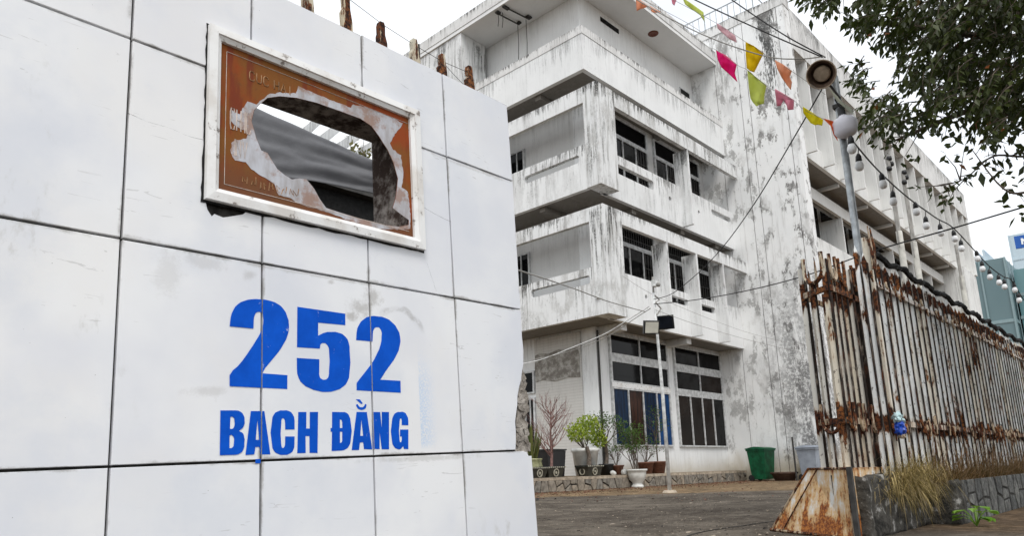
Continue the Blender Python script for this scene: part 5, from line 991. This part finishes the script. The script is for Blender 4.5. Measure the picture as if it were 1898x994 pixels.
c = atY(1212, 524, 8.05); MB().box(c.x-.05, c.x+.07, c.y-.04, c.y+.04, c.z-.09, c.z+.05).build('camera_body', 'pole_white', t); MB().lathe(atY(1220, 528, 7.98), [(0, .05), (.035, .04), (.05, 0), (.035, -.04), (0, -.05)], 12).build('camera_dome', 'cable_grey', t, True)
MB().tube([b+Vector((-.05, -.03, 3.75)), b+Vector((.06, -.08, 3.9)), b+Vector((-.08, -.04, 4.02)), b+Vector((.05, -.06, 4.1)), b+Vector((-.04, 0, 4.2))], .018, 6).build('cable_knot', 'cable_grey', t)
# meter box on the balcony
MB().box(XC-.05, XC-.004, 11.0, 11.14, 5.0, 5.22).build('junction_box', 'pole_white', bld)
# tall poles in front of the wing
for i, (x, zt, lab) in enumerate(((16.54, 7.1, 'tall grey pole with small lamps before the wing, leftmost of three'), (17.65, 7.1, 'tall grey pole with small lamps before the wing, middle of three'), (22.1, 6.3, 'tall plain grey pole before the far end of the wing'))):
    t = thing('tall_pole', (x, 4, 0), lab, 'pole', 'tall poles before the wing'); MB().tube([(x, 4, 0), (x, 4, 3.5), (x, 4, 5.4)], [.075, .07, .065], 10).build('shaft', 'pole_concrete', t, True)
    MB().tube([(x, 4, 5.4), (x, 4, zt)], .04, 8).tube([(x-.12, 4, 5.0), (x-.12, 4, zt-.3)], .018, 6).tube([(x+.13, 4, 5.0), (x+.13, 4, zt-.7)], .012, 6).build('conduit', 'cable_grey', t)
    if i < 2:
        for dx, z_ in ((0, zt), (-.12, zt-.28), (.1, zt-.1)): MB().lathe((x+dx, 3.97, z_), [(0, -.06), (.05, -.045), (.06, 0), (.05, .045), (0, .06)], 10).build('lamp_head', 'black_plastic', t, True)

# ------------------------------------------------------------------ foreground tree (trunk just outside the picture)
tr = thing('street_tree', (7.6, -.55, 0), 'dark-leaved street tree reaching in from the right over the fence', 'tree'); r = random.Random(2024)
q = MB(); base = Vector((7.6, -.55, 0)); crown = Vector((7.4, -.2, 3.4)); tips = []
q.tube([base, base+Vector((.03, .02, 1.0)), base+Vector((-.02, .1, 2.1)), Vector((7.45, -.3, 2.9)), crown], [.16, .13, .12, .105, .09], 10, False)
q.build('trunk', 'bark_grey', tr); q = MB()
def limb(pts, r0):
    P_ = smoothpath(pts, 5); n = len(P_); MB().tube(P_, [r0*(1-.85*i/(n-1)) for i in range(n)], 7, False).build('limb', 'bark_grey', tr); return P_
L1 = limb([crown, atD(1990, 150, 7.0), atD(1890, 205, 6.8), atD(1800, 205, 6.7), atD(1720, 235, 6.6), atD(1660, 260, 6.6)], .06)
L2 = limb([crown, atD(1980, 60, 6.9), atD(1860, 70, 6.6), atD(1740, 55, 6.4), atD(1650, 45, 6.3), atD(1570, 40, 6.2)], .05)
L3 = limb([crown, atD(2000, 280, 6.6), atD(1900, 290, 6.3), atD(1840, 290, 6.2), atD(1790, 330, 6.1), atD(1745, 345, 6.1)], .016)
L4 = limb([Vector((7.45, -.3, 2.9)), atD(2000, 330, 6.0), atD(1910, 355, 5.9), atD(1860, 350, 5.8), atD(1800, 275, 5.8)], .02)
L5 = limb([crown, atD(1960, -60, 7.0), atD(1800, -60, 6.7), atD(1640, -40, 6.5), atD(1560, -30, 6.4)], .05)
lf = MB()
def leafy(c, n, spread, L, droop=.5):
    for _ in range(n):
        p = c+Vector((r.gauss(0, spread), r.gauss(0, spread), r.gauss(0, spread*.75))); d = rvec(r); d.z -= droop; leafquad(lf, p, L*r.uniform(.7, 1.35), L*.27, d, rvec(r)+Vector((0, 0, .8)), .2)
def spray(c, dr, n, L):
    side = dr.cross(Vector((0, 0, 1)))
    side = side.normalized() if side.length > .05 else Vector((1, 0, 0))
    pts = [c]; d = dr.normalized(); st = L*.42
    for k in range(n): d = (d+rvec(r)*.16+Vector((0, 0, -.07))).normalized(); pts.append(pts[-1]+d*st)
    q.tube(pts, [.0045*(1-.8*k/n) for k in range(n+1)], 4, False)
    for k in range(1, n+1):
        s_ = side if k % 2 else -side; v = (d*.55+s_*r.uniform(.5, 1.0)+Vector((0, 0, r.uniform(-.75, .1)))+rvec(r)*.25); leafquad(lf, pts[k], L*r.uniform(.75, 1.25), L*.25, v, Vector((0, 0, 1))+rvec(r)*.5, .22)
    leafquad(lf, pts[-1], L, L*.25, d, Vector((0, 0, 1)), .2)
def left_edge(y):
    tab = ((-200, 1470), (20, 1482), (55, 1490), (92, 1510), (100, 1575), (160, 1566), (200, 1592), (245, 1640), (300, 1640))
    for (a, b), (c_, d_) in zip(tab, tab[1:]):
        if a <= y <= c_: return b+(d_-b)*(y-a)/(c_-a)
    return 9999
def low_edge(x):
    tab = ((1400, 95), (1560, 175), (1640, 240), (1715, 245), (1740, 205), (1790, 205), (1830, 250), (2100, 285))
    for (a, b), (c_, d_) in zip(tab, tab[1:]):
        if a <= x <= c_: return b+(d_-b)*(x-a)/(c_-a)
    return 280
for i in range(3100):
    x, y = r.uniform(1470, 2080), r.uniform(-130, 285)
    if x < left_edge(y)+14 or y > low_edge(x)-12: continue
    k = .5+.5*mnoise.noise(Vector((x/62, y/48, 3.1))); edge = min(1, (x-left_edge(y))/230); up_ = min(1, max(0, (low_edge(x)-y)/170))
    if k < .57-.30*edge*(.45+.55*up_)-.08*(x > 1780 and y < 160): continue
    c = atD(x, y, 5.5+r.uniform(0, 2.3)); dr = (-CR*r.uniform(.3, 1)-Vector((0, 0, 1))*r.uniform(-.1, .7)+rvec(r)*.55); spray(c-dr.normalized()*.1, dr, r.randint(5, 9), .082)
for LL, n, dn in ((L1, 30, 8), (L2, 30, 7), (L3, 22, 4), (L5, 30, 8)):
    for i in range(n):
        p = LL[int(len(LL)*(.3+.7*r.random()))-1]; d = (rvec(r)+Vector((-.3, .2, -.25))).normalized(); e = p+d*r.uniform(.1, .3); q.tube([p, p.lerp(e, .5)+rvec(r)*.02, e], [.006, .004, .002], 4, False); leafy(e, dn, .05, .075, .5)
for c, n in (((1860, 240), 9), ((1790, 250), 8), ((1880, 210), 10), ((1760, 225), 8), ((1850, 265), 7), ((1720, 230), 8), ((1690, 225), 7), ((1895, 335), 4), ((1870, 345), 4), ((1880, 385), 5), ((1895, 400), 4), ((1830, 245), 7), ((1850, 300), 3), ((1795, 283), 2), ((1760, 257), 3)):
    p = atD(c[0], c[1], 6.0+r.uniform(-.3, .3)); leafy(p, n, .06, .10, .4)
for i in range(10):
    p = L4[r.randint(4, len(L4)-1)]; e = p+Vector((r.gauss(0, .1), r.gauss(0, .1), r.gauss(0, .08))); q.tube([p, e], [.003, .0015], 4, False); leafy(e, 1, .01, .1, .3)
stuff(q.build('twigs', 'bark_grey', tr)); lf.build('crown', 'leaf_dark', tr)

# ------------------------------------------------------------------ far glass buildings
def far(label, x0, x1, y0, y1, h, ma, mb_, floor=3.6, bay=3.0):
    t = thing('glass_building', ((x0+x1)/2, (y0+y1)/2, 0), label, 'building'); MB().box(x0, x1, y0, y1, 0, h).build('wall', [ma], t)
    for k in range(int(h/floor)):
        z = k*floor; MB().box(x0-.12, x1, y0-.12, y1+.1, z, z+.5).build('spandrel', mb_, t)
    n = int((y1-y0)/bay)
    for k in range(n+1): MB().box(x0-.2, x0-.121, y0+k*bay-.12, y0+k*bay+.12, 0, h).build('mullion', mb_, t)
    for k in range(int((x1-x0)/bay)+1): MB().box(x0+k*bay-.1, x0+k*bay+.1, y0-.2, y0-.121, 0, h).build('mullion', mb_, t)
    return t
T1 = far('slate blue glass office block behind the wing end', 129.4, 150, 17.4, 44, 31, 'slate_glass', 'slate_mullion', 5.2, 3.3)
for k in range(4):
    for j in range(3): MB().box(129.05, 129.27, 19+6.6*k, 21+6.6*k, 6.5+5.2*j, 8.6+5.2*j).build('window', 'slate_mullion', T1)
q = MB()
for k in range(12): q.box(131, 142, 20+1.0*k, 20.3+1.0*k, 31.2, 33.2)
q.build('roof_screen', 'pale_glass', T1)
far('teal glass office tower at the right edge', 133.0, 170, -20, 17.0, 29.5, 'teal_glass', 'slate_mullion', 3.6, 2.2)
far('pale glass tower rising behind the teal one', 190, 220, -20, 24.0, 50, 'pale_glass', 'pale_glass', 4, 4)
t = thing('roof_sign', (150, 17, 36.0), 'blue roof sign with a white letter N at the right edge', 'sign'); c0 = atD(1883, 461, 128); c1 = atD(1883, 437, 128); wv = Vector((.12, -.99, 0)).normalized(); hh = c1.z-c0.z
MB().hexa([c0, c0+wv*9, c0+wv*9+Vector((.5, 0, 0)), c0+Vector((.5, 0, 0))], [c0+Vector((0, 0, hh)), c0+wv*9+Vector((0, 0, hh)), c0+wv*9+Vector((.5, 0, hh)), c0+Vector((.5, 0, hh))]).build('board', 'sign_blue', t)
def sgn(a, b, n): return c0+wv*(.95+a*1.0)+Vector((-.03-n, 0, hh*(.24+.5*b)))
MB().prism([[(0, 0), (.28, 0), (.28, .55), (.72, 0), (1, 0), (1, 1), (.72, 1), (.72, .45), (.28, 1), (0, 1)]], sgn, 0, .08).build('letter', 'sign_white', t)
MB().tube([(c0.x+.2, c0.y-2, 0), (c0.x+.2, c0.y-2, c0.z)], .2).build('mast', 'galvanised', t)

# ------------------------------------------------------------------ litter on the yard
r = random.Random(55); q = MB()
for i in range(2200):
    y = 11.45-abs(r.gauss(0, .9)) if i > 260 else r.uniform(5, 11.3); x = r.uniform(9, 23.4)
    s = r.uniform(.01, .035); v_ = [Vector((x+r.uniform(-s, s), y+r.uniform(-s, s), .001+r.uniform(0, s*.8))) for _ in range(5)]
    q.add(v_, [(0, 1, 2), (0, 2, 3), (0, 3, 4), (1, 2, 4)])
q2 = MB()
for i in range(3000):
    d_ = 5.5+9*r.random()**1.3; a_ = r.uniform(.30, .90); x, y = d_*math.cos(a_), d_*math.sin(a_)
    if y > 11.3: continue
    s_ = r.uniform(.003, .011)*(2.2 if r.random() < .04 else 1); v_ = [Vector((x+r.uniform(-s_, s_)*1.5, y+r.uniform(-s_, s_)*1.5, r.uniform(0, s_*.9))) for _ in range(4)]; q2.k = r.choice((0, 0, 1, 2)); q2.add(v_, [(0, 1, 2), (0, 2, 3), (0, 3, 1), (1, 2, 3)])
gt = q2.build('grit', ['planter_stone', 'mortar_dark', 'cement_cap']); stuff(gt); tag(gt, 'loose grit and small stones on the yard paving', 'grit')
li = q.build('litter', 'terracotta'); stuff(li); tag(li, 'dead leaves and grit scattered over the yard', 'litter')
